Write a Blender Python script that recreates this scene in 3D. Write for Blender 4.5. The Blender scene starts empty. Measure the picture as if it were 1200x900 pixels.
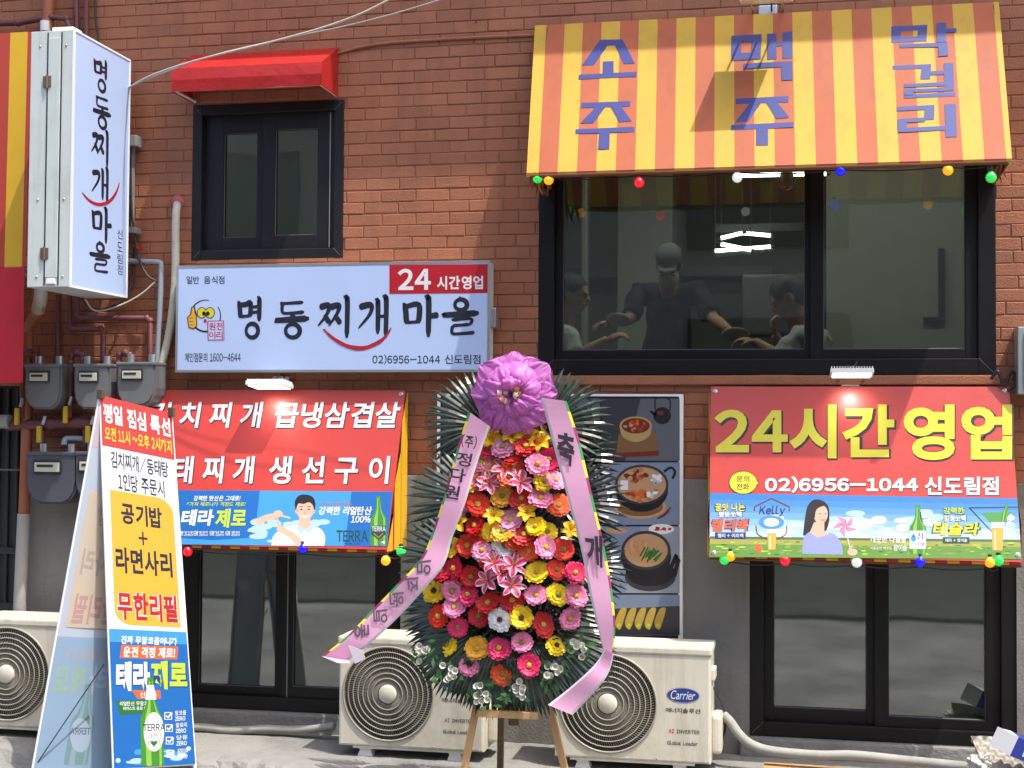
import bpy, bmesh, math, random
from mathutils import Vector, Matrix, Quaternion, noise
from math import sin, cos, pi, radians as R

# ------------------------------------------------------------------ camera, light, exposure
SC = bpy.context.scene
COL = SC.collection
random.seed(7)
F_PX, YAW, PITCH, ROLL = 1649.0, R(11.46), R(1.74), R(0.38)
EYE = Vector((0.0, -7.63, 1.81))
CROT = Matrix.Rotation(YAW, 3, 'Z') @ Matrix.Rotation(pi / 2 + PITCH, 3, 'X') @ Matrix.Rotation(ROLL, 3, 'Z')
camd = bpy.data.cameras.new('camera')
cam = bpy.data.objects.new('camera', camd)
COL.objects.link(cam)
cam.matrix_world = Matrix.Translation(EYE) @ CROT.to_4x4()
camd.sensor_width = 36.0
camd.lens = 36.0 * F_PX / 1200.0
camd.clip_start = 0.05
camd.clip_end = 500
SC.camera = cam

SUN_DIR = Vector((-1.8, 1.0, -4.6)).normalized()
world = bpy.data.worlds.new('World')
SC.world = world
world.use_nodes = True
wn = world.node_tree
sky = wn.nodes.new('ShaderNodeTexSky')
sky.sky_type = 'NISHITA'
sky.sun_disc = False
sky.air_density = 0.8
sky.dust_density = 4.0
sky.ozone_density = 0.6
sky.sun_elevation = math.asin(-SUN_DIR.z)
sky.sun_rotation = math.atan2(-SUN_DIR.x, -SUN_DIR.y)
wn.nodes['Background'].inputs['Strength'].default_value = 0.15
wn.links.new(sky.outputs[0], wn.nodes['Background'].inputs['Color'])
sund = bpy.data.lights.new('sun', 'SUN')
sund.energy = 2.15
sund.angle = R(0.5)
sund.color = (1.0, 0.95, 0.87)
sun = bpy.data.objects.new('sun', sund)
COL.objects.link(sun)
sun.rotation_mode = 'QUATERNION'
sun.rotation_quaternion = SUN_DIR.to_track_quat('-Z', 'Y')
sun.location = (6, -4, 14)
SC.view_settings.view_transform = 'Standard'
SC.view_settings.look = 'None'
SC.view_settings.gamma = 1
SC.view_settings.use_curve_mapping = False
SC.view_settings.exposure = 1.36
SC.render.engine = 'CYCLES'
SC.cycles.use_denoising = True
SC.cycles.max_bounces = 8
SC.cycles.transparent_max_bounces = 16
SC.cycles.caustics_reflective = False
SC.cycles.caustics_refractive = False
SC.cycles.sample_clamp_indirect = 6

# ------------------------------------------------------------------ helpers: rays and planes
def ray(px, py):
    return CROT @ Vector(((px - 600) / F_PX, -(py - 450) / F_PX, -1.0))

def P(px, py, Y):
    """point seen at a photo pixel, standing on the vertical plane y = Y"""
    d = ray(px, py)
    return EYE + d * ((Y - EYE.y) / d.y)

class Plane:
    def __init__(s, o, n):
        s.o = Vector(o); s.n = Vector(n).normalized()
        if s.n.dot(EYE - s.o) < 0: s.n = -s.n
    def at(s, px, py, h=0.0):
        d = ray(px, py)
        o = s.o + s.n * (h * 0.4)
        return EYE + d * ((o - EYE).dot(s.n) / d.dot(s.n))

def wallplane(Y): return Plane((0, Y, 0), (0, -1, 0))

def Q(x0, y0, x1, y1, sl=0.0, sb=None):
    if sb is None: sb = sl
    return [(x0, y0), (x1, y0 + sl * (x1 - x0)), (x1, y1 + sb * (x1 - x0)), (x0, y1)]

def bil(q, u, v):
    a = (q[0][0] * (1 - u) + q[1][0] * u, q[0][1] * (1 - u) + q[1][1] * u)
    b = (q[3][0] * (1 - u) + q[2][0] * u, q[3][1] * (1 - u) + q[2][1] * u)
    return (a[0] * (1 - v) + b[0] * v, a[1] * (1 - v) + b[1] * v)

# ------------------------------------------------------------------ materials
def lin(c):
    c /= 255.0
    return c / 12.92 if c <= 0.04045 else ((c + 0.055) / 1.055) ** 2.4
def S(r, g, b, k=1.0): return (lin(r) * k, lin(g) * k, lin(b) * k)

MATS = {}
def mat(name, col, rough=0.5, metal=0.0, var=0.0, vscale=8.0, bump=0.0, bscale=60.0, emit=0.0, coat=0.0, spec=None, trans=0.0, island=0.0, stretch=None, dirt=None, streak=None):
    if name in MATS: return MATS[name]
    m = bpy.data.materials.new(name); m.use_nodes = True
    nt = m.node_tree; b = nt.nodes['Principled BSDF']
    b.inputs['Base Color'].default_value = (*col, 1)
    b.inputs['Roughness'].default_value = rough
    b.inputs['Metallic'].default_value = metal
    if coat: b.inputs['Coat Weight'].default_value = coat
    if spec is not None: b.inputs['Specular IOR Level'].default_value = spec
    if emit:
        b.inputs['Emission Color'].default_value = (*col, 1)
        b.inputs['Emission Strength'].default_value = emit
    L = nt.links.new
    tc = nt.nodes.new('ShaderNodeTexCoord')
    vec = tc.outputs['Object']
    if stretch:
        mp = nt.nodes.new('ShaderNodeMapping'); mp.inputs['Scale'].default_value = stretch
        L(vec, mp.inputs['Vector']); vec = mp.outputs[0]
    cur = None
    if var:
        n = nt.nodes.new('ShaderNodeTexNoise'); n.inputs['Scale'].default_value = vscale
        n.inputs['Detail'].default_value = 6; n.inputs['Roughness'].default_value = 0.65
        L(vec, n.inputs['Vector'])
        mr = nt.nodes.new('ShaderNodeMapRange')
        mr.inputs['From Min'].default_value = 0.25; mr.inputs['From Max'].default_value = 0.75
        mr.inputs['To Min'].default_value = 1 - var; mr.inputs['To Max'].default_value = 1 + var
        L(n.outputs['Fac'], mr.inputs['Value'])
        mx = nt.nodes.new('ShaderNodeMix'); mx.data_type = 'RGBA'; mx.blend_type = 'MULTIPLY'
        mx.inputs[0].default_value = 1; mx.inputs[6].default_value = (*col, 1)
        L(mr.outputs[0], mx.inputs[7]); cur = mx.outputs[2]
        # roughness follows the same wear
        m2 = nt.nodes.new('ShaderNodeMapRange'); m2.inputs['To Min'].default_value = max(0.05, rough - 0.12); m2.inputs['To Max'].default_value = min(1, rough + 0.12)
        L(n.outputs['Fac'], m2.inputs['Value']); L(m2.outputs[0], b.inputs['Roughness'])
    if island:
        g = nt.nodes.new('ShaderNodeNewGeometry')
        mr = nt.nodes.new('ShaderNodeMapRange'); mr.inputs['To Min'].default_value = 1 - island; mr.inputs['To Max'].default_value = 1 + island
        L(g.outputs['Random Per Island'], mr.inputs['Value'])
        mx = nt.nodes.new('ShaderNodeMix'); mx.data_type = 'RGBA'; mx.blend_type = 'MULTIPLY'
        mx.inputs[0].default_value = 1; mx.inputs[6].default_value = (*col, 1)
        if cur: L(cur, mx.inputs[6])
        L(mr.outputs[0], mx.inputs[7]); cur = mx.outputs[2]
    if dirt:
        dc, amt, dsc = dirt
        n = nt.nodes.new('ShaderNodeTexNoise'); n.inputs['Scale'].default_value = dsc; n.inputs['Detail'].default_value = 8
        n.inputs['Roughness'].default_value = 0.7
        L(tc.outputs['Object'], n.inputs['Vector'])
        mr = nt.nodes.new('ShaderNodeMapRange'); mr.inputs['From Min'].default_value = 0.48; mr.inputs['From Max'].default_value = 0.72
        mr.inputs['To Max'].default_value = amt
        L(n.outputs['Fac'], mr.inputs['Value'])
        mx = nt.nodes.new('ShaderNodeMix'); mx.data_type = 'RGBA'
        mx.inputs[6].default_value = (*col, 1); mx.inputs[7].default_value = (*dc, 1)
        if cur: L(cur, mx.inputs[6])
        L(mr.outputs[0], mx.inputs[0]); cur = mx.outputs[2]
    if streak:
        dc, amt, dsc = streak
        mp = nt.nodes.new('ShaderNodeMapping'); mp.inputs['Scale'].default_value = (dsc, dsc, dsc * .09); L(tc.outputs['Object'], mp.inputs['Vector'])
        n = nt.nodes.new('ShaderNodeTexNoise'); n.inputs['Scale'].default_value = 1.0; n.inputs['Detail'].default_value = 6; n.inputs['Roughness'].default_value = .65
        L(mp.outputs[0], n.inputs['Vector'])
        mr = nt.nodes.new('ShaderNodeMapRange'); mr.inputs['From Min'].default_value = 0.5; mr.inputs['From Max'].default_value = 0.74; mr.inputs['To Max'].default_value = amt
        L(n.outputs['Fac'], mr.inputs['Value'])
        mx = nt.nodes.new('ShaderNodeMix'); mx.data_type = 'RGBA'; mx.inputs[6].default_value = (*col, 1); mx.inputs[7].default_value = (*dc, 1)
        if cur: L(cur, mx.inputs[6])
        L(mr.outputs[0], mx.inputs[0]); cur = mx.outputs[2]
    if cur: L(cur, b.inputs['Base Color'])
    if bump:
        n = nt.nodes.new('ShaderNodeTexNoise'); n.inputs['Scale'].default_value = bscale; n.inputs['Detail'].default_value = 5
        L(vec, n.inputs['Vector'])
        bp = nt.nodes.new('ShaderNodeBump'); bp.inputs['Strength'].default_value = bump; bp.inputs['Distance'].default_value = 0.01
        L(n.outputs['Fac'], bp.inputs['Height']); L(bp.outputs[0], b.inputs['Normal'])
    if trans:
        tl = nt.nodes.new('ShaderNodeBsdfTranslucent'); tl.inputs['Color'].default_value = (*col, 1)
        if cur: L(cur, tl.inputs['Color'])
        ms = nt.nodes.new('ShaderNodeMixShader'); ms.inputs[0].default_value = trans
        L(b.outputs[0], ms.inputs[1]); L(tl.outputs[0], ms.inputs[2])
        L(ms.outputs[0], nt.nodes['Material Output'].inputs['Surface'])
    MATS[name] = m
    return m

def glass_mat(name, tint, refl, film=None, rough=.008):
    m = bpy.data.materials.new(name); m.use_nodes = True
    nt = m.node_tree; nt.nodes.remove(nt.nodes['Principled BSDF'])
    tr = nt.nodes.new('ShaderNodeBsdfTransparent'); tr.inputs[0].default_value = (*tint, 1)
    gl = nt.nodes.new('ShaderNodeBsdfGlossy'); gl.inputs['Roughness'].default_value = rough
    fr = nt.nodes.new('ShaderNodeFresnel'); fr.inputs['IOR'].default_value = 1.5
    n = nt.nodes.new('ShaderNodeTexNoise'); n.inputs['Scale'].default_value = 1.6; n.inputs['Detail'].default_value = 1
    tc = nt.nodes.new('ShaderNodeTexCoord'); bp = nt.nodes.new('ShaderNodeBump'); bp.inputs['Strength'].default_value = 0.25; bp.inputs['Distance'].default_value = 0.01
    ad = nt.nodes.new('ShaderNodeMath'); ad.inputs[1].default_value = refl
    mx = nt.nodes.new('ShaderNodeMixShader')
    L = nt.links.new
    L(tc.outputs['Object'], n.inputs['Vector']); L(n.outputs['Fac'], bp.inputs['Height']); L(bp.outputs[0], gl.inputs['Normal'])
    L(fr.outputs[0], ad.inputs[0]); L(ad.outputs[0], mx.inputs[0]); L(tr.outputs[0], mx.inputs[1]); L(gl.outputs[0], mx.inputs[2])
    out = mx.outputs[0]
    if film:                                                         # murky haze of the reflections, mixed in as a diffuse film
        df = nt.nodes.new('ShaderNodeBsdfDiffuse'); df.inputs[0].default_value = (*film[0], 1)
        n2 = nt.nodes.new('ShaderNodeTexNoise'); n2.inputs['Scale'].default_value = 2.2; n2.inputs['Detail'].default_value = 7; L(tc.outputs['Object'], n2.inputs['Vector'])
        mr = nt.nodes.new('ShaderNodeMapRange'); mr.inputs['From Min'].default_value = .3; mr.inputs['From Max'].default_value = .75; mr.inputs['To Min'].default_value = film[1] * .4; mr.inputs['To Max'].default_value = film[1] * 1.6; L(n2.outputs['Fac'], mr.inputs['Value'])
        m3 = nt.nodes.new('ShaderNodeMixShader'); L(mr.outputs[0], m3.inputs[0]); L(out, m3.inputs[1]); L(df.outputs[0], m3.inputs[2]); out = m3.outputs[0]
    L(out, nt.nodes['Material Output'].inputs['Surface'])
    MATS[name] = m
    return m

# ------------------------------------------------------------------ helpers: meshes
class MB:
    """collects shapes into one mesh, each face with its material"""
    def __init__(s): s.v = []; s.f = []; s.m = []; s.mats = []; s.sm = []
    def mi(s, m):
        if m not in s.mats: s.mats.append(m)
        return s.mats.index(m)
    def add(s, vs, fs, m, smooth=False):
        o = len(s.v); k = s.mi(m)
        s.v += [Vector(v) for v in vs]
        for f in fs:
            s.f.append([o + i for i in f]); s.m.append(k); s.sm.append(smooth)
        return s
    def quad(s, a, b, c, d, m): return s.add([a, b, c, d], [(0, 1, 2, 3)], m)
    def box(s, lo, hi, m, bev=0.0, M=None, seg=2):
        lo = Vector(lo); hi = Vector(hi)
        bm = bmesh.new(); bmesh.ops.create_cube(bm, size=1)
        c = (lo + hi) / 2; d = hi - lo
        for v in bm.verts: v.co = Vector((v.co.x * d.x, v.co.y * d.y, v.co.z * d.z)) + c
        if bev:
            bev = min(bev, abs(d.x) / 2.2, abs(d.y) / 2.2, abs(d.z) / 2.2)
            bmesh.ops.bevel(bm, geom=bm.edges[:], offset=bev, segments=seg, affect='EDGES', profile=0.6)
        return s.bm(bm, m, M)
    def bm(s, bm, m, M=None, smooth=False):
        bm.verts.index_update()
        vs = [(M @ v.co) if M else v.co.copy() for v in bm.verts]
        fs = [[v.index for v in f.verts] for f in bm.faces]
        bm.free()
        return s.add(vs, fs, m, smooth)
    def tube(s, pts, r, m, n=8, caps=True, smooth=True):
        pts = [Vector(p) for p in pts]
        rs = r if isinstance(r, (list, tuple)) else [r] * len(pts)
        vs = []; fs = []
        up = None
        for i, p in enumerate(pts):
            t = ((pts[i + 1] - p) if i == 0 else (p - pts[i - 1]) if i == len(pts) - 1 else ((pts[i + 1] - p).normalized() + (p - pts[i - 1]).normalized()))
            if t.length < 1e-9: t = Vector((0, 0, 1))
            t.normalize()
            if up is None:
                up = t.orthogonal().normalized()
            else:
                up = (up - t * up.dot(t))
                up = up.normalized() if up.length > 1e-6 else t.orthogonal().normalized()
            w = t.cross(up)
            for k in range(n):
                a = 2 * pi * k / n
                vs.append(p + (up * cos(a) + w * sin(a)) * rs[i])
        for i in range(len(pts) - 1):
            for k in range(n):
                fs.append((i * n + k, i * n + (k + 1) % n, (i + 1) * n + (k + 1) % n, (i + 1) * n + k))
        s.add(vs, fs, m, smooth)
        if caps:
            s.add(vs[:n], [tuple(range(n))[::-1]], m); s.add(vs[-n:], [tuple(range(n))], m)
        return s
    def lathe(s, prof, m, M=None, n=20, smooth=True):
        """prof: list of (radius, height) round local z"""
        vs = []; fs = []
        for r, h in prof:
            for k in range(n):
                a = 2 * pi * k / n
                v = Vector((r * cos(a), r * sin(a), h)); vs.append(M @ v if M else v)
        for i in range(len(prof) - 1):
            for k in range(n):
                fs.append((i * n + k, i * n + (k + 1) % n, (i + 1) * n + (k + 1) % n, (i + 1) * n + k))
        return s.add(vs, fs, m, smooth)
    def sphere(s, c, r, m, n=12, sc=(1, 1, 1), M=None):
        bm = bmesh.new(); bmesh.ops.create_uvsphere(bm, u_segments=n, v_segments=max(6, n * 2 // 3), radius=r)
        for v in bm.verts: v.co = Vector((v.co.x * sc[0], v.co.y * sc[1], v.co.z * sc[2])) + Vector(c)
        return s.bm(bm, m, M, True)
    def prism(s, pts, ext, m):
        """outline of 3D points pushed along vector ext"""
        n = len(pts); vs = [Vector(p) for p in pts] + [Vector(p) + Vector(ext) for p in pts]
        fs = [tuple(range(n)), tuple(range(2 * n - 1, n - 1, -1))] + [(i, (i + 1) % n, n + (i + 1) % n, n + i) for i in range(n)]
        return s.add(vs, fs, m)
    # printed marks on a plane, given in photo pixels
    def poly(s, pl, pts, m, h):
        vs = [pl.at(x, y, h) for x, y in pts]
        n = Vector((0, 0, 0))
        for i in range(len(vs)): n += vs[i].cross(vs[(i + 1) % len(vs)])
        if n.dot(pl.n) < 0: vs.reverse()
        bm = bmesh.new()
        f = bm.faces.new([bm.verts.new(v) for v in vs])
        if len(vs) > 4: bmesh.ops.triangulate(bm, faces=[f])
        return s.bm(bm, m)
    def ell(s, pl, cx, cy, rx, ry, m, h, n=28, a0=0, rot=0):
        c_, s_ = cos(rot), sin(rot)
        return s.poly(pl, [(cx + rx * cos(2 * pi * k / n) * c_ - ry * sin(2 * pi * k / n) * s_, cy + rx * cos(2 * pi * k / n) * s_ + ry * sin(2 * pi * k / n) * c_) for k in range(n)], m, h)
    def line(s, pl, pts, w, m, h):
        """stroke of constant or varying pixel width"""
        n = len(pts); ws = w if isinstance(w, (list, tuple)) else [w] * n
        L_ = []; R_ = []
        for i, (x, y) in enumerate(pts):
            x0, y0 = pts[max(0, i - 1)]; x1, y1 = pts[min(n - 1, i + 1)]
            dx, dy = x1 - x0, y1 - y0; l = math.hypot(dx, dy) or 1
            L_.append((x - dy / l * ws[i] / 2, y + dx / l * ws[i] / 2)); R_.append((x + dy / l * ws[i] / 2, y - dx / l * ws[i] / 2))
        vs = [pl.at(*p, h) for p in L_] + [pl.at(*p, h) for p in R_]
        return s.add(vs, [(i, i + 1, n + i + 1, n + i) for i in range(n - 1)], m)
    def build(s, name, parent=None, loc=None):
        off = root_loc(parent) if parent is not None else (Vector(loc) if loc is not None else Vector((0, 0, 0)))
        me = bpy.data.meshes.new(name)
        me.from_pydata([v - off for v in s.v], [], s.f)
        for m in s.mats: me.materials.append(m)
        for p, k, q in zip(me.polygons, s.m, s.sm): p.material_index = k; p.use_smooth = q
        me.update()
        o = bpy.data.objects.new(name, me); COL.objects.link(o)
        if parent is not None: o.parent = parent
        elif loc is not None: o.location = loc
        return o

def root_loc(o):
    p = Vector((0, 0, 0))
    while o is not None:
        p += Vector(o.location); o = o.parent
    return p

def thing(name, label, cat, loc, group=None):
    o = bpy.data.objects.new(name, None); COL.objects.link(o)
    o.empty_display_size = 0.1
    o.location = loc; o['label'] = label; o['category'] = cat
    if group: o['group'] = group
    return o
def tag(o, label, cat, group=None):
    o['label'] = label; o['category'] = cat
    if group: o['group'] = group
    return o
def struct(o): o['kind'] = 'structure'; return o

def smooth_path(pts, k=6):
    pts = [Vector(p) for p in pts]
    out = []
    for i in range(len(pts) - 1):
        p0 = pts[max(0, i - 1)]; p1 = pts[i]; p2 = pts[i + 1]; p3 = pts[min(len(pts) - 1, i + 2)]
        for j in range(k):
            t = j / k
            out.append(0.5 * ((2 * p1) + (p2 - p0) * t + (2 * p0 - 5 * p1 + 4 * p2 - p3) * t * t + (3 * p1 - p0 - 3 * p2 + p3) * t ** 3))
    out.append(pts[-1])
    return out
def smooth2(pts, k=6): return [(v.x, v.y) for v in smooth_path([(x, y, 0) for x, y in pts], k)]

# ------------------------------------------------------------------ helpers: lettering
_fc = {}
def _outline(ch, bold):
    key = (ch, bold)
    if key in _fc: return _fc[key]
    c = bpy.data.curves.new('lettering', 'FONT'); c.body = ch; c.offset = bold; c.resolution_u = 4
    o = bpy.data.objects.new('lettering', c); COL.objects.link(o)
    bpy.context.view_layer.update()
    me = bpy.data.meshes.new_from_object(o.evaluated_get(bpy.context.evaluated_depsgraph_get()))
    _fc[key] = ([(v.co.x, v.co.y) for v in me.vertices], [list(p.vertices) for p in me.polygons])
    bpy.data.objects.remove(o); bpy.data.curves.remove(c); bpy.data.meshes.remove(me)
    return _fc[key]
def glyphs(text, bold=0.0, shear=0.0, space=1.0, wide=True):
    """outline of a line of text scaled to the unit square (v downwards)"""
    key = (text, bold, shear, space, wide)
    if key in _fc: return _fc[key]
    vs = []; fs = []; x = 0.0
    for ch in text:
        if ch == ' ': x += .30 * space; continue
        asc = 33 <= ord(ch) < 127
        gv, gf = _outline(chr(ord(ch) + 0xFEE0) if asc and wide else ch, bold)
        g0 = min(p[0] for p in gv); g1 = max(p[0] for p in gv)
        k = .86 if asc and wide else 1.0
        o = len(vs)
        if asc: vs += [((p[0] - g0) * k + x, p[1]) for p in gv]; x += (g1 - g0) * k + .075 * space - bold
        else: vs += [(p[0] - g0 + x + .02, p[1]) for p in gv]; x += (g1 - g0) + .10 * space
        fs += [[o + i for i in f] for f in gf]
    vs = [(px_ + shear * py_, py_) for px_, py_ in vs]
    x0 = min(v[0] for v in vs); x1 = max(v[0] for v in vs); y0 = min(v[1] for v in vs); y1 = max(v[1] for v in vs)
    vs = [((px_ - x0) / (x1 - x0), 1 - (py_ - y0) / (y1 - y0)) for px_, py_ in vs]
    _fc[key] = (vs, fs)
    return _fc[key]

def ptext(mb, pl, text, quad, m, h, bold=0.0, shear=0.0, space=1.0, mirror=False, grow=0.0, dx=0, dy=0):
    vs, fs = glyphs(text, bold, shear, space)
    g = grow
    out = []
    for u, v in vs:
        if mirror: u = 1 - u
        u = -g + u * (1 + 2 * g); v = -g + v * (1 + 2 * g)
        x, y = bil(quad, u, v); out.append(pl.at(x + dx, y + dy, h))
    mb.add(out, fs, m)

class Words:
    """every line of lettering on a sign is a part of its own"""
    def __init__(s, t): s.t = t
    def text(s, pl, text, quad, m, h, bold=0.0, shear=0.0, space=1.0, under=None, **kw):
        mb = MB()
        if under: ptext(mb, pl, text, quad, under[0], h - .0008, bold + under[1], shear, space, dx=under[2], dy=under[2] * .8, grow=under[3])
        ptext(mb, pl, text, quad, m, h, bold, shear, space, **kw)
        return mb.build('lettering', s.t)

def ltext(mb, text, o, ux, uz, w, hgt, m, bold=0.0, shear=0.0):
    """lettering on a local frame: o is the lower left corner"""
    vs, fs = glyphs(text, bold, shear)
    mb.add([Vector(o) + Vector(ux) * (u * w) + Vector(uz) * ((1 - v) * hgt) for u, v in vs], fs, m)

# brush-written syllables as strokes in a unit square (y up): points and widths
def circ(cx, cy, rx, ry): return [(cx + rx * sin(2 * pi * k / 16), cy + ry * cos(2 * pi * k / 16)) for k in range(17)]
BRUSH = {
 '명': [([(.03,.90),(.10,.86),(.14,.52)], 'd'), ([(.08,.86),(.30,.87),(.47,.90),(.45,.55)], 'd'), ([(.14,.56),(.44,.58)], 'f'), ([(.46,.80),(.72,.82)], 'f'), ([(.46,.66),(.72,.68)], 'f'), ([(.70,1.0),(.76,.96),(.75,.44)], 'v'), (circ(.52,.2,.20,.18), 'o')],
 '동': [([(.15,.92),(.30,.92),(.80,.95)], 'f'), ([(.22,.92),(.22,.68),(.45,.66),(.82,.69)], 'f'), ([(.50,.66),(.50,.50)], 'd'), ([(.0,.47),(.12,.47),(.96,.52)], 'h'), (circ(.5,.19,.20,.18), 'o')],
 '찌': [([(.05,.78),(.33,.84),(.28,.62),(.0,.30)], 't'), ([(.19,.60),(.36,.38)], 'd'), ([(.36,.78),(.64,.84),(.58,.62),(.32,.30)], 't'), ([(.50,.60),(.70,.36)], 'd'), ([(.82,1.0),(.90,.96),(.88,.0)], 'v')],
 '개': [([(.05,.78),(.42,.84),(.38,.60),(.02,.24)], 't'), ([(.58,.92),(.64,.88),(.63,.10)], 'v'), ([(.62,.54),(.86,.56)], 'f'), ([(.82,1.0),(.90,.96),(.88,.0)], 'v')],
 '마': [([(.02,.82),(.09,.78),(.13,.34)], 'd'), ([(.08,.78),(.46,.84),(.45,.36)], 'd'), ([(.13,.38),(.45,.40)], 'f'), ([(.66,1.0),(.73,.96),(.72,.0)], 'v'), ([(.72,.54),(1.0,.58)], 'h')],
 '을': [(circ(.48,.83,.17,.14), 'o'), ([(.42,1.02),(.52,.97)], 'f'), ([(.0,.57),(.10,.56),(.98,.61)], 'h'), ([(.22,.43),(.76,.46),(.74,.31)], 'f'), ([(.24,.28),(.74,.31)], 'f'), ([(.25,.28),(.24,.08),(.50,.07),(.86,.10)], 'f')],
}
def brush(mb, pl, ch, quad, m, h, w=0.11, asp=1.0):
    for pts, kind in BRUSH[ch]:
        p = pts if kind == 'o' else smooth2(pts, 5)
        n = len(p)
        for_w = []
        for i in range(n):
            t = i / (n - 1)
            k = {'o': 1 + .15 * sin(2 * pi * t), 'd': .75 + .5 * t * (1.4 - t), 'f': .95 - .25 * sin(pi * t) , 'v': 1.15 - .25 * t, 'h': .8 + .35 * t, 't': 1.15 - .85 * t ** 1.5}[kind]
            if kind != 'o' and i in (0, n - 1): k *= .45
            for_w.append(k * w * (.75 if kind in 'fo' else 1))
        L_ = []; R_ = []
        for i, (x, y) in enumerate(p):
            if kind == 'o': x0, y0 = p[(i - 1) % (n - 1)]; x1, y1 = p[(i + 1) % (n - 1)]
            else: x0, y0 = p[max(0, i - 1)]; x1, y1 = p[min(n - 1, i + 1)]
            dx, dy = x1 - x0, y1 - y0; l = math.hypot(dx, dy) or 1
            L_.append((x - dy / l * for_w[i] / 2, y + dx / l * for_w[i] / 2)); R_.append((x + dy / l * for_w[i] / 2, y - dx / l * for_w[i] / 2))
        h += 0.00012
        vs = [pl.at(*bil(quad, x, 1 - y), h) for x, y in L_ + R_]
        mb.add(vs, [(i, i + 1, n + i + 1, n + i) for i in range(n - 1)], m)

# ------------------------------------------------------------------ materials in use
BRICKC = S(174, 109, 76, .76)
M_brick = mat('painted_brick', BRICKC, .62, var=.10, vscale=5, bump=.35, bscale=90, island=.09, dirt=(S(124, 78, 58, .7), .26, 2.3), streak=(S(104, 66, 54, .7), .34, 7))
M_mortar = mat('painted_mortar', S(164, 101, 71, .75), .8, var=.12, vscale=14, bump=.5, bscale=120)
M_plaster = mat('grey_plaster', S(150, 147, 141, .72), .85, var=.09, vscale=2.2, bump=.4, bscale=70, dirt=(S(96, 94, 90, .7), .5, 1.6), streak=(S(92, 88, 82, .7), .5, 5))
M_conc = mat('concrete', S(158, 157, 152, .66), .9, var=.14, vscale=3, bump=.7, bscale=50, dirt=(S(110, 108, 104, .6), .55, 2.5))
M_asph = mat('asphalt', (.21, .215, .205), .92, var=.6, vscale=1.1, bump=.8, bscale=140)
M_kerb = mat('kerb_stone', (.30, .30, .29), .9, var=.15, vscale=6, bump=.5)
M_black = mat('black_upvc', S(24, 21, 21, .8), .45, spec=.3, var=.10, vscale=4, bump=.05, bscale=200)
M_navy = mat('dark_navy_upvc', S(32, 31, 35, .8), .45, spec=.3, var=.08, vscale=5)
M_seal = mat('sealant_line', S(120, 118, 116), .5)
M_white = mat('white_paint', (.78, .78, .76), .4)
M_dark = mat('dark_rubber', (.02, .02, .022), .6)
M_room = mat('room_wall', S(125, 130, 118, .85), .9, var=.06, vscale=2)
M_room2 = mat('room_panel', S(168, 168, 156, .8), .8, var=.05)
M_cellar = mat('cellar_wall', S(70, 76, 70, .8), .9, var=.1, vscale=2)
M_floor = mat('room_floor', S(96, 80, 64, .7), .6, var=.1, vscale=3)
G_clear = glass_mat('window_glass', (.70, .72, .67), .085, (S(150, 150, 140, .6), .016))
G_dark = glass_mat('cellar_glass', (.50, .56, .52), .19, (S(110, 134, 116, .6), .12), .035)
M_tube = mat('lit_tube', (.80, .95, .90), .4, emit=6.0)
M_steel = mat('galvanised_steel', S(176, 184, 180, .8), .42, metal=.45, var=.10, vscale=5, dirt=(S(140, 138, 128, .7), .4, 3.0))
M_alu = mat('aluminium', S(190, 190, 190), .35, metal=.8)

# ------------------------------------------------------------------ setting: ground, pavement, street
g = MB(); g.quad((-200, -200, 0), (200, -200, 0), (200, 200, 0), (-200, 200, 0), M_asph)
struct(g.build('road'))
def ledge():
    mb = MB(); rng = random.Random(3)
    nx = 260; ys = [0.0, -.25, -.5, -.66, -.74]
    x0, x1 = -8.0, 4.5
    vs = []; fs = []
    for i in range(nx + 1):
        x = x0 + (x1 - x0) * i / nx
        e = rng.uniform(-.018, .018) + .03 * sin(x * 2.1) * sin(x * .7)
        for k, y in enumerate(ys):
            vs.append((x, y + (e if k >= 3 else 0), .08 + (rng.uniform(-.002, .002) if k < 4 else -.006 + rng.uniform(-.006, .002))))
        vs.append((x, -.765 + e + rng.uniform(-.012, .012), .05 + rng.uniform(-.012, .012)))
        vs.append((x, -.80 + e + rng.uniform(-.02, .02), -.02))
    c = len(ys) + 2
    for i in range(nx):
        for k in range(c - 1):
            fs.append((i * c + k, i * c + k + 1, (i + 1) * c + k + 1, (i + 1) * c + k))
    mb.add(vs, fs, M_conc)
    return struct(mb.build('pavement'))
ledge()
mb = MB(); mb.box((-60, -30, -.05), (60, -6.05, .045), mat('shade_toned_paving', (.06, .066, .058), .9, var=.6, vscale=2, bump=.6), .02); struct(mb.build('far_pavement'))  # shade over the far side is put into the paving colour

# ------------------------------------------------------------------ brick building
def opening(x0, y0, x1, y1, Y=0.0):
    ym = (y0 + y1) / 2; xm = (x0 + x1) / 2
    return (P(x0, ym, Y).x, P(x1, ym, Y).x, P(xm, y1, Y).z, P(xm, y0, Y).z)
O_SMALL = opening(226, 121, 402, 303)
O_BIG = opening(632, 150, 1166, 439)
O_LL = opening(186, 600, 470, 833)
O_LR = opening(878.5, 620, 1191, 869)
O_DOOR = opening(-90, 452, 27, 890)
O_DOOR = (O_DOOR[0], O_DOOR[1], 0.08, O_DOOR[3])
Z_BASE = 1.53
HOLES = [O_SMALL, O_BIG, O_LL, O_LR, O_DOOR]
XW0, XW1, ZW1 = -7.4, 3.6, 6.87

building = thing('brick_building', 'painted orange brown brick building with black framed windows and grey plaster base', 'building', (-1.5, 0.1, 0.08))

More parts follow.
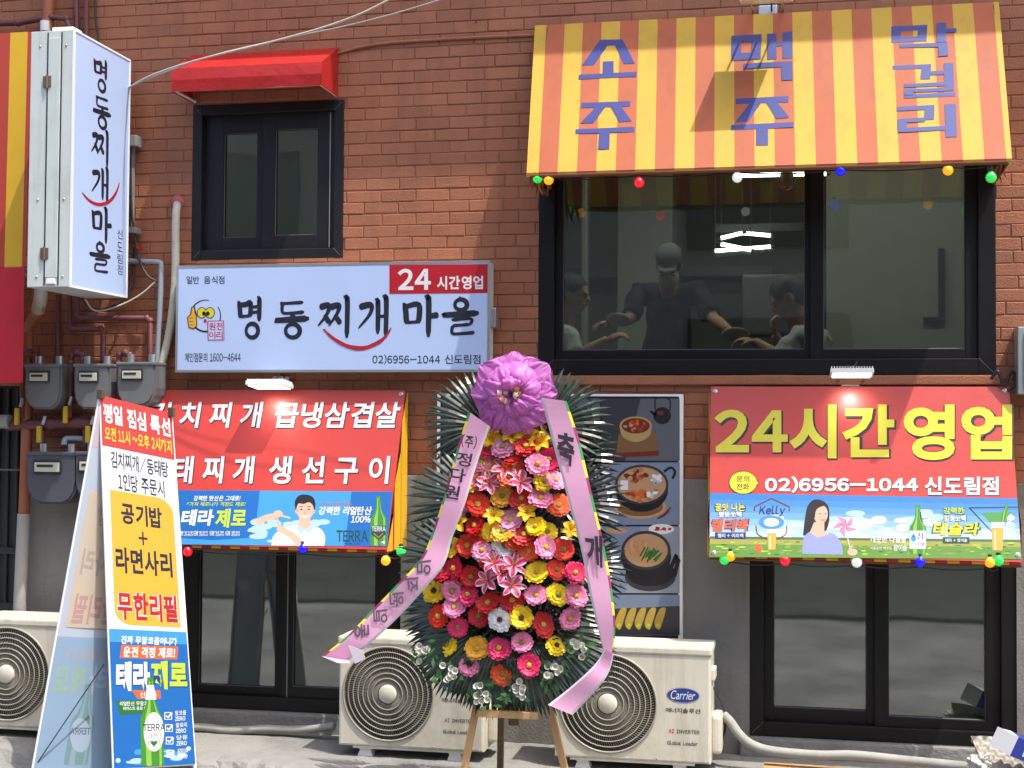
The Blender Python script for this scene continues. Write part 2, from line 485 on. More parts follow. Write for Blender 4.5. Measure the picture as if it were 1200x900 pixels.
def rect_sub(r, h):
    x0, x1, z0, z1 = r; a, b, c, d = h
    if b <= x0 or a >= x1 or d <= z0 or c >= z1: return [r]
    out = []
    if a > x0: out.append((x0, a, z0, z1))
    if b < x1: out.append((b, x1, z0, z1))
    m0, m1 = max(x0, a), min(x1, b)
    if c > z0: out.append((m0, m1, z0, c))
    if d < z1: out.append((m0, m1, d, z1))
    return out

def wall_sheet(mb, x0, x1, z0, z1, y, holes, m):
    xs = sorted({x0, x1, *[v for h in holes for v in h[:2] if x0 < v < x1]}); zs = sorted({z0, z1, *[v for h in holes for v in h[2:] if z0 < v < z1]})
    for i in range(len(xs) - 1):
        for j in range(len(zs) - 1):
            cx, cz = (xs[i] + xs[i + 1]) / 2, (zs[j] + zs[j + 1]) / 2
            if any(h[0] < cx < h[1] and h[2] < cz < h[3] for h in holes): continue
            mb.quad((xs[i], y, zs[j]), (xs[i + 1], y, zs[j]), (xs[i + 1], y, zs[j + 1]), (xs[i], y, zs[j + 1]), m)

def brick_wall():
    mb = MB(); rng = random.Random(11)
    wall_sheet(mb, XW0, XW1, Z_BASE, ZW1, .0042, HOLES, M_mortar)
    wall_sheet(mb, XW0, XW1, 0, ZW1, .24, HOLES, M_room)          # inner face
    for h in HOLES:                                                 # reveals
        a, b, c, d = h
        m = M_mortar if d > 2 else M_plaster
        for q in (((a, .006, c), (a, .24, c), (a, .24, d), (a, .006, d)), ((b, .24, c), (b, .006, c), (b, .006, d), (b, .24, d)), ((a, .006, d), (a, .24, d), (b, .24, d), (b, .006, d)), ((a, .24, c), (a, .006, c), (b, .006, c), (b, .24, c))):
            mb.quad(*q, m)
    mb.quad((XW0, .006, 0), (XW0, 8, 0), (XW0, 8, ZW1), (XW0, .006, ZW1), M_mortar)
    mb.quad((XW1, 8, 0), (XW1, .006, 0), (XW1, .006, ZW1), (XW1, 8, ZW1), M_mortar)
    bw, bh, j = .200, .0672, .0055
    row = 0; z = Z_BASE + .002
    while z < ZW1 - .02:
        x = XW0 - (bw / 2 if row % 2 else 0) - rng.uniform(0, .02)
        dz_row = rng.uniform(-.0015, .0015)
        while x < XW1:
            L = bw + rng.uniform(-.006, .006)
            rr = [(max(x + j / 2, XW0), min(x + L - j / 2, XW1), z + j / 2 + dz_row, z + bh - j / 2 + dz_row)]
            for h in HOLES:
                rr = [p for r in rr for p in rect_sub(r, (h[0] - .001, h[1] + .001, h[2] - .001, h[3] + .001))]
            for a, b, c, d in rr:
                if b - a < .014 or d - c < .012: continue
                yf = rng.uniform(-.0022, .0012); t = .0035
                J = lambda: rng.uniform(-.0016, .0016)
                A = [(a + J(), c + J()), (b + J(), c + J()), (b + J(), d + J()), (a + J(), d + J())]
                B = [(A[0][0] + t, A[0][1] + t), (A[1][0] - t, A[1][1] + t), (A[2][0] - t, A[2][1] - t), (A[3][0] + t, A[3][1] - t)]
                vs = [(p[0], .0065, p[1]) for p in A] + [(p[0], yf + .0025, p[1]) for p in A] + [(p[0], yf + rng.uniform(-.0008, .0008), p[1]) for p in B]
                fs = [(8, 9, 10, 11)] + [(i, (i + 1) % 4, 4 + (i + 1) % 4, 4 + i) for i in range(4)] + [(4 + i, 4 + (i + 1) % 4, 8 + (i + 1) % 4, 8 + i) for i in range(4)]
                mb.add(vs, fs, M_brick)
            x += L
        z += bh; row += 1
    M_hole = mat('drill_hole', (.01, .008, .007), .9); M_patch = mat('filler_patch', S(176, 150, 132, .75), .85, var=.1, bump=.4)
    for k in range(70):                                             # old drill holes and dabs of filler
        x, zz = rng.uniform(-5, 1.2), rng.uniform(1.6, 4.6)
        if any(h[0] - .03 < x < h[1] + .03 and h[2] - .03 < zz < h[3] + .03 for h in HOLES): continue
        r = rng.uniform(.003, .007) if k % 4 else rng.uniform(.008, .018)
        mb.add([(x + r * rng.uniform(.7, 1.2) * cos(2 * pi * i / 9), -.0036, zz + r * rng.uniform(.6, 1.1) * sin(2 * pi * i / 9)) for i in range(9)] + [(x, .004, zz)], [tuple(range(9))] + [(i, (i + 1) % 9, 9) for i in range(9)], M_hole if k % 4 else M_patch)
    return mb.build('brick_wall', building)
brick_wall()
mb = MB()
wall_sheet(mb, XW0, XW1, 0.0, Z_BASE, -.014, HOLES, M_plaster)
mb.quad((XW0, -.014, Z_BASE), (XW1, -.014, Z_BASE), (XW1, .006, Z_BASE + .008), (XW0, .006, Z_BASE + .008), M_plaster)
for h in HOLES:
    if h[2] < Z_BASE:
        a, b, c, d = h; d = min(d, Z_BASE)
        mb.quad((a, -.014, c), (a, .006, c), (a, .006, d), (a, -.014, d), M_plaster); mb.quad((b, .006, c), (b, -.014, c), (b, -.014, d), (b, .006, d), M_plaster)
mb.build('plaster_base', building)
mb = MB(); mb.box((XW0 - .3, -.70, ZW1), (XW1 + .3, 8.2, ZW1 + .25), M_plaster, .01)
mb.box((XW0 - .3, -.78, ZW1 - .06), (XW1 + .3, -.705, ZW1 + .34), M_steel, .005); mb.build('roof', building)

def window(op, glasses, mid, frame_m, glass_m, wf, ws_front=.03, extra_line=None, label=None):
    a, b, c, d = op
    mb = MB(); y0, y1 = -.004, .13
    mb.box((a - .004, y0, c - .004), (a + wf, y1, d + .004), frame_m, .006); mb.box((b - wf, y0, c - .004), (b + .004, y1, d + .004), frame_m, .006)
    mb.box((a + wf - .001, y0 + .0015, d - wf), (b - wf + .001, y1, d + .003), frame_m, .006); mb.box((a + wf - .001, y0 + .0015, c - .003), (b - wf + .001, y1, c + wf), frame_m, .006)
    # mitre lines in the corners of the frame
    for (x, z, sx, sz) in ((a, c, 1, 1), (b, c, -1, 1), (a, d, 1, -1), (b, d, -1, -1)):
        w0 = .012
        mb.tube([(x + sx * w0, y0 - .0002, z + sz * w0), (x + sx * wf, y0 - .0002, z + sz * wf)], .0008, M_seal, 5)
    win = mb.build('window', building)
    for i, (gx0, gy0, gx1, gy1) in enumerate(glasses):
        yg = .075 - .025 * i
        gl = opening(gx0, gy0, gx1, gy1, yg)
        xs0 = a + wf - .002 if i == 0 else mid - .012
        xs1 = mid + .012 if i == 0 else b - wf + .002
        z0, z1 = c + wf - .002, d - wf + .002
        s_ = MB(); f0, f1 = yg - .032, yg + .022
        s_.box((xs0, f0, z0), (gl[0], f1, z1), frame_m, .004); s_.box((gl[1], f0, z0), (xs1, f1, z1), frame_m, .004)
        s_.box((gl[0] - .001, f0 + .001, z0), (gl[1] + .001, f1, gl[2]), frame_m, .004); s_.box((gl[0] - .001, f0 + .001, gl[3]), (gl[1] + .001, f1, z1), frame_m, .004)
        # grey gasket round the glass
        for q0, q1 in (((gl[0], gl[2]), (gl[1], gl[2])), ((gl[0], gl[3]), (gl[1], gl[3])), ((gl[0], gl[2]), (gl[0], gl[3])), ((gl[1], gl[2]), (gl[1], gl[3]))):
            s_.tube([(q0[0], yg - .012, q0[1]), (q1[0], yg - .012, q1[1])], .0035, M_gask, 6)
        s_.build('sash', win)
        p_ = MB(); p_.box((gl[0] - .004, yg - .002, gl[2] - .004), (gl[1] + .004, yg + .002, gl[3] + .004), glass_m); p_.build('pane', win)
    if extra_line:
        x, za, zb = extra_line
        l_ = MB(); l_.box((x - .003, .012, za), (x + .003, .03, zb), M_seal); l_.build('screen_rail', win)
    return win
M_gask = mat('grey_gasket', S(92, 92, 94), .5)
window(O_SMALL, [(264, 157, 303, 279), (324, 152, 374, 276)], P(313, 210, .05).x, M_navy, G_clear, .055, extra_line=(P(387, 210, .02).x, P(387, 290, .02).z, P(387, 132, .02).z))
window(O_BIG, [(661, 163, 943, 410), (965, 163, 1130, 409)], P(952, 300, .05).x, M_black, G_clear, .085)
window(O_LL, [(235, 612, 325, 803), (345, 612, 441, 806)], P(335, 720, .05).x, M_black, G_dark, .075, extra_line=(P(337.5, 720, .02).x, P(337.5, 828, .02).z, P(337.5, 612, .02).z))
window(O_LR, [(907, 634, 1015, 830), (1041, 634, 1154, 841)], P(1027, 750, .05).x, M_black, G_dark, .075)
# sills
mb = MB(); a, b, c, d = O_BIG; mb.box((a - .03, -.035, c - .055), (b + .02, .05, c - .005), M_brick, .006); mb.build('window_sill', building)
for o_ in (O_LL, O_LR):
    a, b, c, d = o_; mb = MB(); mb.box((a - .05, -.05, .07), (b + .05, .05, c - .005), M_conc, .012); mb.build('window_sill', building)
# rooms behind the glass
def room(name, x0, x1, y1, z0, z1, m, fl):
    mb = MB()
    mb.quad((x0, y1, z0), (x1, y1, z0), (x1, y1, z1), (x0, y1, z1), m); mb.quad((x0, .24, z0), (x0, y1, z0), (x0, y1, z1), (x0, .24, z1), m)
    mb.quad((x1, y1, z0), (x1, .24, z0), (x1, .24, z1), (x1, y1, z1), m); mb.quad((x0, .24, z1), (x0, y1, z1), (x1, y1, z1), (x1, .24, z1), m)
    mb.quad((x0, y1, z0), (x0, .24, z0), (x1, .24, z0), (x1, y1, z0), fl)
    return mb
Z_FL = 1.34
mb = room('r', -7.0, 2.6, 4.2, Z_FL, 4.6, M_room, M_floor)
mb.box((-1.38, 3.3, Z_FL), (-.95, 4.19, 4.59), M_room2, .01)                 # pillar and a boxed beam
mb.box((.20, 2.4, Z_FL), (2.59, 2.5, 3.7), M_room2)                            # partition at the right
mb.box((-6.9, 3.0, 4.2), (2.55, 3.5, 4.585), M_room2, .01)
mb.tube([(-6.8, 2.2, 4.3), (2.5, 2.2, 4.3)], .06, M_steel, 10); mb.tube([(-6.8, 1.5, 4.42), (2.5, 1.5, 4.42)], .03, M_steel, 8)
mb.box((-2.6, 3.9, 3.05), (-.2, 4.15, 3.13), M_gask); mb.box((-.6, 3.0, 3.28), (2.5, 3.06, 3.34), M_gask); mb.tube([(-1.62, 3.2, Z_FL), (-1.62, 3.2, 4.5)], .035, M_steel, 10)
mb.box((.95, 2.36, 2.55), (.99, 2.4, 3.05), M_dark); mb.box((.85, 2.36, 2.55), (.95, 2.4, 2.58), M_dark); mb.box((-.4, 2.9, 2.5), (.1, 3.2, 2.95), M_gask, .02); mb.box((-2.35, .9, 3.35), (-2.2, 1.2, 3.75), M_white, .02)
mb.box((-4.4, 4.05, 1.9), (-3.0, 4.19, 3.3), M_gask); mb.box((-1.9, 3.6, 4.0), (.3, 3.9, 4.2), M_steel, .02)
mb.build('dining_room', building)
a, b, c, d = O_SMALL
mb = MB(); vs = []
for i in range(61): x = a + (b - a) * i / 60; vs += [(x, .30 + .0015 * sin(i * .7), c), (x, .30 + .0015 * sin(i * .7 + .4), d)]
mb.add(vs, [(2 * i, 2 * i + 2, 2 * i + 3, 2 * i + 1) for i in range(60)], mat('grey_curtain', S(200, 206, 204, .8), .8, trans=.35), True)
mb.build('curtain', building)
M_blind = mat('green_blind', S(82, 104, 90, .7), .8, var=.12, vscale=3)
mb = room('r', -7.0, 2.6, 2.6, .1, 1.3, M_cellar, M_cellar)
a, b, c, d = O_LR
mb.box((a + .06, .34, c + .02), (a + .95, .345, c + .62), M_blind)
a, b, c, d = O_LL
mb.box((a + .3, .5, .7), (a + .85, .9, .88), M_dark, .01)
mb.build('cellar', building)
# dark steel door at the far left, mostly out of frame
M_door = mat('dark_steel_door', S(46, 48, 52, .8), .5, var=.1, vscale=4)
a, b, c, d = O_DOOR
mb = MB(); mb.box((a, .06, c), (b, .10, d), M_door)
for i in range(9):
    x = a + .08 + i * (b - a - .16) / 8
    mb.tube([(x, .05, c + .02), (x, .05, d - .02)], .011, M_door, 8)
for zz in (c + .3, c + .62, c + .95, d - .25): mb.box((a + .02, .035, zz), (b - .02, .06, zz + .04), M_door, .004)
dr = mb.build('door', building)

# building across the street, seen only as a reflection in the panes
opp = thing('far_building', 'grey building across the street mirrored in the window panes', 'building', (-1, -14, .05))
mb = MB(); M_opp = mat('opposite_wall', S(150, 150, 142, .8), .9, var=.25, vscale=.5)
mb.box((-30, -20, 1.5), (26, -14, 7.4), M_opp); mb.box((-30, -20, .1), (26, -14.02, 1.5), mat('opposite_plinth', (.075, .08, .072), .9, var=.4, vscale=.9)); mb.build('wall', opp)
M_oppw = mat('opposite_window', (.03, .035, .04), .15)
for zc in (2.6, 5.4):
    for i in range(12):
        x = -28 + i * 4.4
        w = MB(); w.box((x, -13.99, zc - .8), (x + 2.4, -13.93, zc + .9), M_oppw); w.build('window', opp)

# ------------------------------------------------------------------ printed colours
INK = lambda n, r, g_, b, k=.66, rough=.4: mat('print_' + n, S(r, g_, b, k), rough, bump=.22, bscale=7)
K_white = INK('white', 246, 246, 248, .74); K_black = INK('black', 24, 24, 30); K_ink = INK('ink', 40, 42, 56)
K_red = INK('red', 234, 58, 58); K_deepred = INK('deep_red', 205, 30, 42); K_yellow = INK('yellow', 245, 232, 50)
K_blue = INK('blue', 24, 112, 196); K_sky = INK('sky_blue', 70, 165, 232); K_pale = INK('pale_blue', 190, 222, 246)
K_orange = INK('orange', 240, 110, 50); K_amber = INK('amber', 250, 190, 60); K_green = INK('green', 40, 120, 50)
K_lime = INK('lime', 205, 232, 70); K_dgreen = INK('dark_green', 16, 84, 58); K_navy = INK('navy', 26, 56, 140)
K_skin = INK('skin', 240, 196, 168); K_hair = INK('hair', 32, 26, 26); K_lav = INK('lavender', 160, 170, 235)
K_pink = INK('pink', 245, 150, 190); K_grass = INK('grass', 110, 160, 60); K_grass2 = INK('grass_light', 150, 180, 80)
K_gold = INK('beer', 248, 190, 70); K_brown = INK('brown', 120, 66, 40); K_seal = INK('seal_red', 200, 40, 60)
K_glow = INK('bottle_green', 70, 150, 50); K_glow2 = INK('bottle_light', 150, 205, 80)
M_face = mat('sign_face', S(188, 210, 248, .82), .35, var=.025, vscale=2.5)
M_redv = mat('red_vinyl', S(226, 70, 58, .60), .42, var=.06, vscale=2.2, bump=.25, bscale=7, dirt=(S(206, 84, 76, .6), .35, 1.7))
M_cream = mat('cream_metal', S(226, 222, 206, .85), .45, var=.06, vscale=7)

def bottle(mb, pl, cx, y0, y1, w, h, m1, m2, lean=0.0):
    H = y1 - y0
    prof = [(.0, .13), (.035, .15), (.04, .12), (.25, .16), (.36, .30), (.44, .47), (.52, .5), (.97, .5), (1, .46)]
    f = lambda t: cx + lean * t
    mb.poly(pl, [(f(t) - w * k, y0 + H * t) for t, k in prof] + [(f(t) + w * k, y0 + H * t) for t, k in reversed(prof)], m1, h)
    mb.poly(pl, [(f(t) - w * k * .55, y0 + H * t) for t, k in prof[2:]] + [(f(t) - w * k * .1, y0 + H * t) for t, k in reversed(prof[2:])], m2, h + .0004)
    mb.poly(pl, [(f(t) + w * k * .62, y0 + H * t) for t, k in prof[2:]] + [(f(t) + w * k * .8, y0 + H * t) for t, k in reversed(prof[2:])], m2, h + .0004)

def checks(t, pl, pts, s_, h, m):
    for x, y in pts:
        mb = MB(); mb.line(pl, [(x - s_, y - s_), (x + s_, y - s_), (x + s_, y + s_), (x - s_, y + s_), (x - s_, y - s_)], s_ * .28, m, h)
        mb.line(pl, [(x - s_ * .6, y - s_ * .1), (x - s_ * .1, y + s_ * .5), (x + s_ * 1.1, y - s_ * .9)], s_ * .5, m, h + .0003); mb.build('tick_box', t)

# ------------------------------------------------------------------ blue wall sign
def blue_sign():
    pl = wallplane(-.1312)
    q = [(208.6, 311), (574, 308), (572.5, 434.5), (206.3, 435.5)]
    c = [pl.at(*p) for p in q]
    t = thing('wall_sign', 'wide pale blue box sign with black brush lettering and a red 24 hour corner', 'sign', (c[3] + c[2]) / 2 + Vector((0, .13, 0)))
    x0, x1, z0, z1 = c[3].x, c[2].x, (c[3].z + c[2].z) / 2, (c[0].z + c[1].z) / 2
    mb = MB(); mb.box((x0, -.128, z0), (x1, -.015, z1), M_cream, .004)
    mb.box((x0 - .006, -.1325, z0 - .006), (x1 + .006, -.1285, z0 + .008), M_alu); mb.box((x0 - .006, -.1325, z1 - .008), (x1 + .006, -.1285, z1 + .006), M_alu)
    mb.box((x0 - .006, -.1325, z0 + .008), (x0 + .008, -.1285, z1 - .008), M_alu); mb.box((x1 - .008, -.1325, z0 + .008), (x1 + .006, -.1285, z1 - .008), M_alu)
    mb.box((x1, -.09, (z0 + z1) / 2 - .06), (x1 + .03, -.03, (z0 + z1) / 2 + .05), M_alu, .006)
    mb.build('housing', t)
    mb = MB(); mb.box((x0 + .008, -.131, z0 + .008), (x1 - .008, -.127, z1 - .008), M_face); mb.build('face_panel', t)
    h = .002
    mb = MB(); mb.poly(pl, [(456.3, 310.5), (571.5, 309.5), (571.5, 343.4), (456.3, 344.4)], K_deepred, h); mb.build('red_corner', t)
    W = Words(t)
    W.text(pl, '24', Q(466, 315, 505, 340, -.01), K_white, h + .001, .03)
    W.text(pl, '시간영업', Q(512, 323.5, 566, 339.5, -.01), K_white, h + .001, .03, space=1.3)
    for ch, x0_, x1_, y0_, y1_ in (('명', 277, 312.5, 351, 396.5), ('동', 322, 364, 352, 396), ('찌', 372.5, 411, 350.5, 396), ('개', 419, 456.5, 350, 396), ('마', 471, 514, 350, 395), ('을', 520, 562, 349.5, 394)):
        mb = MB(); brush(mb, pl, ch, Q(x0_, y0_, x1_, y1_), K_ink, h, .155); mb.build('lettering', t)
    W.text(pl, '일반', Q(218.5, 323.5, 233.5, 332.5), K_ink, h, .006, space=1.2); W.text(pl, '음식점', Q(239, 323.5, 263, 332.5), K_ink, h, .006, space=1.2)
    W.text(pl, '체인점문의', Q(216.6, 413.5, 243, 424), K_ink, h, .004); W.text(pl, '1600-4644', Q(246, 414, 282, 423.5), K_ink, h, .004)
    W.text(pl, '02)6956-1044 신도림점', Q(436.5, 415.3, 563, 426.8), K_ink, h, .008, space=1.15)
    mb = MB()
    pts = smooth2([(379, 385.5), (390, 396), (407, 405.5), (425, 408), (442, 402), (452, 394), (458.5, 384)], 6)
    n = len(pts); rng = random.Random(2)
    mb.line(pl, pts, [(.6 + 4.6 * sin(pi * min(1, (i / (n - 1)) * .93 + .05)) ** .8) * rng.uniform(.85, 1.1) for i in range(n)], K_seal, h + .0018); mb.build('smile_stroke', t)
    mb = MB()                                                        # round emblem with thumb and red stamp
    arc = [(241 + 17.5 * cos(a), 370 + 18.5 * sin(a)) for a in [R(-35 + 318 * k / 40) for k in range(41)]]
    mb.line(pl, arc, [.8 + 1.1 * sin(pi * k / 40) for k in range(41)], K_black, h)
    for ex in (236.5, 246): mb.ell(pl, ex, 366.5, 5.8, 6.6, K_black, h + .0004); mb.ell(pl, ex, 366.5, 4.9, 5.7, K_yellow, h + .0008)
    mb.ell(pl, 239, 367.5, 2.2, 2.6, K_black, h + .0012); mb.ell(pl, 243.5, 367.5, 2.2, 2.6, K_black, h + .0012)
    mb.ell(pl, 240.5, 376, 1.8, 2.2, K_seal, h + .0008)
    mb.poly(pl, [(219, 372), (223, 368), (224, 360), (228, 358.5), (229, 366), (231, 370), (231, 382), (227, 386), (221, 384)], K_black, h + .0012)
    mb.poly(pl, [(220, 372.5), (224, 368.5), (225, 361), (227.4, 360), (228, 366.5), (230, 370.5), (230, 381.5), (226.5, 385), (221.6, 383)], K_amber, h + .0016)
    for yy in (373, 377, 381): mb.line(pl, [(220.6, yy), (226, yy - .5)], .5, K_black, h + .002)
    mb.line(pl, [(243.5, 376.5), (262, 376), (262.5, 398), (244, 398.5), (243.5, 376.5)], 1.3, K_seal, h + .0012)
    mb.poly(pl, [(244, 377), (261.7, 376.6), (262, 397.6), (244.4, 398)], M_face, h + .001)
    ptext(mb, pl, '전', Q(253.5, 378, 261, 387), K_seal, h + .0016, .02); ptext(mb, pl, '원', Q(245, 378, 252.5, 387), K_seal, h + .0016, .02)
    ptext(mb, pl, '리', Q(253.5, 388.5, 261, 397), K_seal, h + .0016, .02); ptext(mb, pl, '이', Q(245, 388.5, 252.5, 397), K_seal, h + .0016, .02)
    mb.build('emblem', t)
blue_sign()

# ------------------------------------------------------------------ projecting light box sign at the left
def projecting_sign():
    w_t, w_b = P(150, 70, -.16), P(151, 349, -.16)
    X = (w_t.x + w_b.x) / 2
    pl = Plane((X, 0, 0), (1, 0, 0))
    o_t, o_b = pl.at(86.5, 35), pl.at(83, 336)
    Yo = (o_t.y + o_b.y) / 2
    z1 = (w_t.z + o_t.z) / 2; z0 = (w_b.z + o_b.z) / 2
    fr = wallplane(Yo)
    X0 = (fr.at(36, 40).x + fr.at(32, 335).x) / 2
    t = thing('projecting_sign', 'tall white light box sign sticking out from the wall with vertical black brush lettering', 'sign', (X, -.16, z0))
    mb = MB(); M_case = mat('casing_paint', S(206, 216, 212, .82), .45, var=.05, vscale=4, dirt=(S(160, 160, 150, .7), .35, 3.0), streak=(S(150, 148, 138, .7), .35, 14)); mb.box((X0, Yo, z0), (X - .004, -.16, z1), M_case, .004)
    w = X - X0
    for fx in (.40, .72): mb.box((X0 + w * fx - .003, Yo - .003, z0 + .01), (X0 + w * fx + .003, Yo + .02, z1 - .01), M_dark)
    mb.box((X0 + w * .42, Yo - .006, z0 + .05), (X0 + w * .70, Yo + .01, z1 - .04), M_case, .003)
    mb.box((X0 + w * .46, Yo - .010, z0 + .015), (X0 + w * .66, Yo + .01, z0 + .045), M_white, .003)
    for fx in (.22, .82):
        for zf in (.04, .34, .94): mb.sphere((X0 + w * fx, Yo - .001, z0 + (z1 - z0) * zf), .007, M_alu, 8, (1, .5, 1))
    mb.box((X0 + w * .25, Yo + .1, z1), (X0 + w * .75, Yo + .2, z1 + .05), M_white, .008)
    mb.box((X0 + .06, -.161, z0 + .25), (X0 + .12, 0.0, z0 + .31), M_steel, .004); mb.box((X0 + .06, -.161, z1 - .31), (X0 + .12, 0.0, z1 - .25), M_steel, .004)
    mb.build('housing', t)
    for zf in (.13, .80):
        zc = z0 + (z1 - z0) * zf; b_ = MB()
        b_.box((X0 + w * .31, Yo - .009, zc - .03), (X0 + w * .40, Yo, zc + .03), mat('bronze_hinge', S(120, 104, 84), .4, metal=.5), .002)
        b_.box((X0 + w * .41, Yo - .011, zc - .03), (X0 + w * .50, Yo, zc + .03), MATS['bronze_hinge'], .002)
        b_.tube([(X0 + w * .405, Yo - .010, zc - .034), (X0 + w * .405, Yo - .010, zc + .034)], .007, MATS['bronze_hinge'], 8); b_.build('hinge', t)
    mb = MB(); mb.box((X - .006, Yo + .006, z0 + .006), (X, -.166, z1 - .006), M_face); mb.build('face_panel', t)
    mb = MB()
    for a, b in (((X - .008, Yo - .002, z0 - .002), (X + .004, Yo + .008, z1 + .002)), ((X - .008, -.168, z0 - .002), (X + .004, -.158, z1 + .002)), ((X - .008, Yo + .008, z1 - .008), (X + .004, -.168, z1 + .002)), ((X - .008, Yo + .008, z0 - .002), (X + .004, -.168, z0 + .008))):
        mb.box(a, b, M_white)
    mb.build('rim', t)
    def VQ(x0, y0, x1, y1):
        f = lambda y, x: y + (500 - y) / (934 - x0) * (x - x0)
        return [(x0, y0), (x1, f(y0, x1)), (x1, f(y1, x1)), (x0, y1)]
    mb = MB(); h = .002
    for ch, a, b, c, d in (('명', 109, 66, 129, 103), ('동', 109, 108, 131, 146), ('찌', 107, 149, 128, 190), ('개', 107, 193, 128, 234), ('마', 107, 241, 131, 281), ('을', 106, 281, 130, 318)):
        mb = MB(); brush(mb, pl, ch, VQ(a, b, c, d), K_ink, h, .145); mb.build('lettering', t)
    for ch, y in zip('신도림점', (268, 283, 297, 310)): mb = MB(); ptext(mb, pl, ch, VQ(137.5, y, 143.5, y + 11), K_ink, h, .0); mb.build('lettering', t)
    mb = MB(); pts = smooth2([(96.5, 225.5), (105, 235), (116, 239.5), (128, 236), (136, 226), (140, 214)], 6); n = len(pts)
    mb.line(pl, pts, [.5 + 3.4 * sin(pi * min(1, i / (n - 1) * .94 + .04)) for i in range(n)], K_seal, h + .002); mb.build('smile_stroke', t)
    return X, Yo, z0, z1, X0
PSX, PSY, PSZ0, PSZ1, PSX0 = projecting_sign()

# ------------------------------------------------------------------ awnings
M_aw_y = mat('awning_yellow', S(238, 192, 62, .64), .62, var=.06, vscale=2.5, bump=.12, bscale=260, trans=.10, streak=(S(176, 138, 70, .6), .35, 9))
M_aw_o = mat('awning_orange', S(212, 110, 66, .62), .62, var=.06, vscale=2.5, bump=.12, bscale=260, trans=.10, streak=(S(160, 84, 66, .6), .35, 9))
M_aw_r = mat('awning_red', S(206, 42, 38, .72), .45, var=.16, vscale=5, bump=.25, bscale=30, trans=.12)
M_aw_dy = mat('banner_yellow', S(246, 190, 44, .85), .5, var=.06, vscale=3, bump=.15, bscale=30, trans=.1)
M_aw_dr = mat('banner_red_cloth', S(190, 50, 48, .85), .55, var=.06, vscale=3, bump=.15, bscale=30, trans=.1)
M_letter = mat('letter_blue', S(48, 64, 156, .55), .55, bump=.1, bscale=260)
M_rust = mat('rusty_frame', S(128, 74, 44, .8), .8, var=.25, vscale=20, bump=.4)

def slope_plane(zt, Yt, zb, Yb):
    d = Vector((0, Yb - Yt, zb - zt)); n = Vector((1, 0, 0)).cross(d)
    return Plane((0, Yt, zt), n)

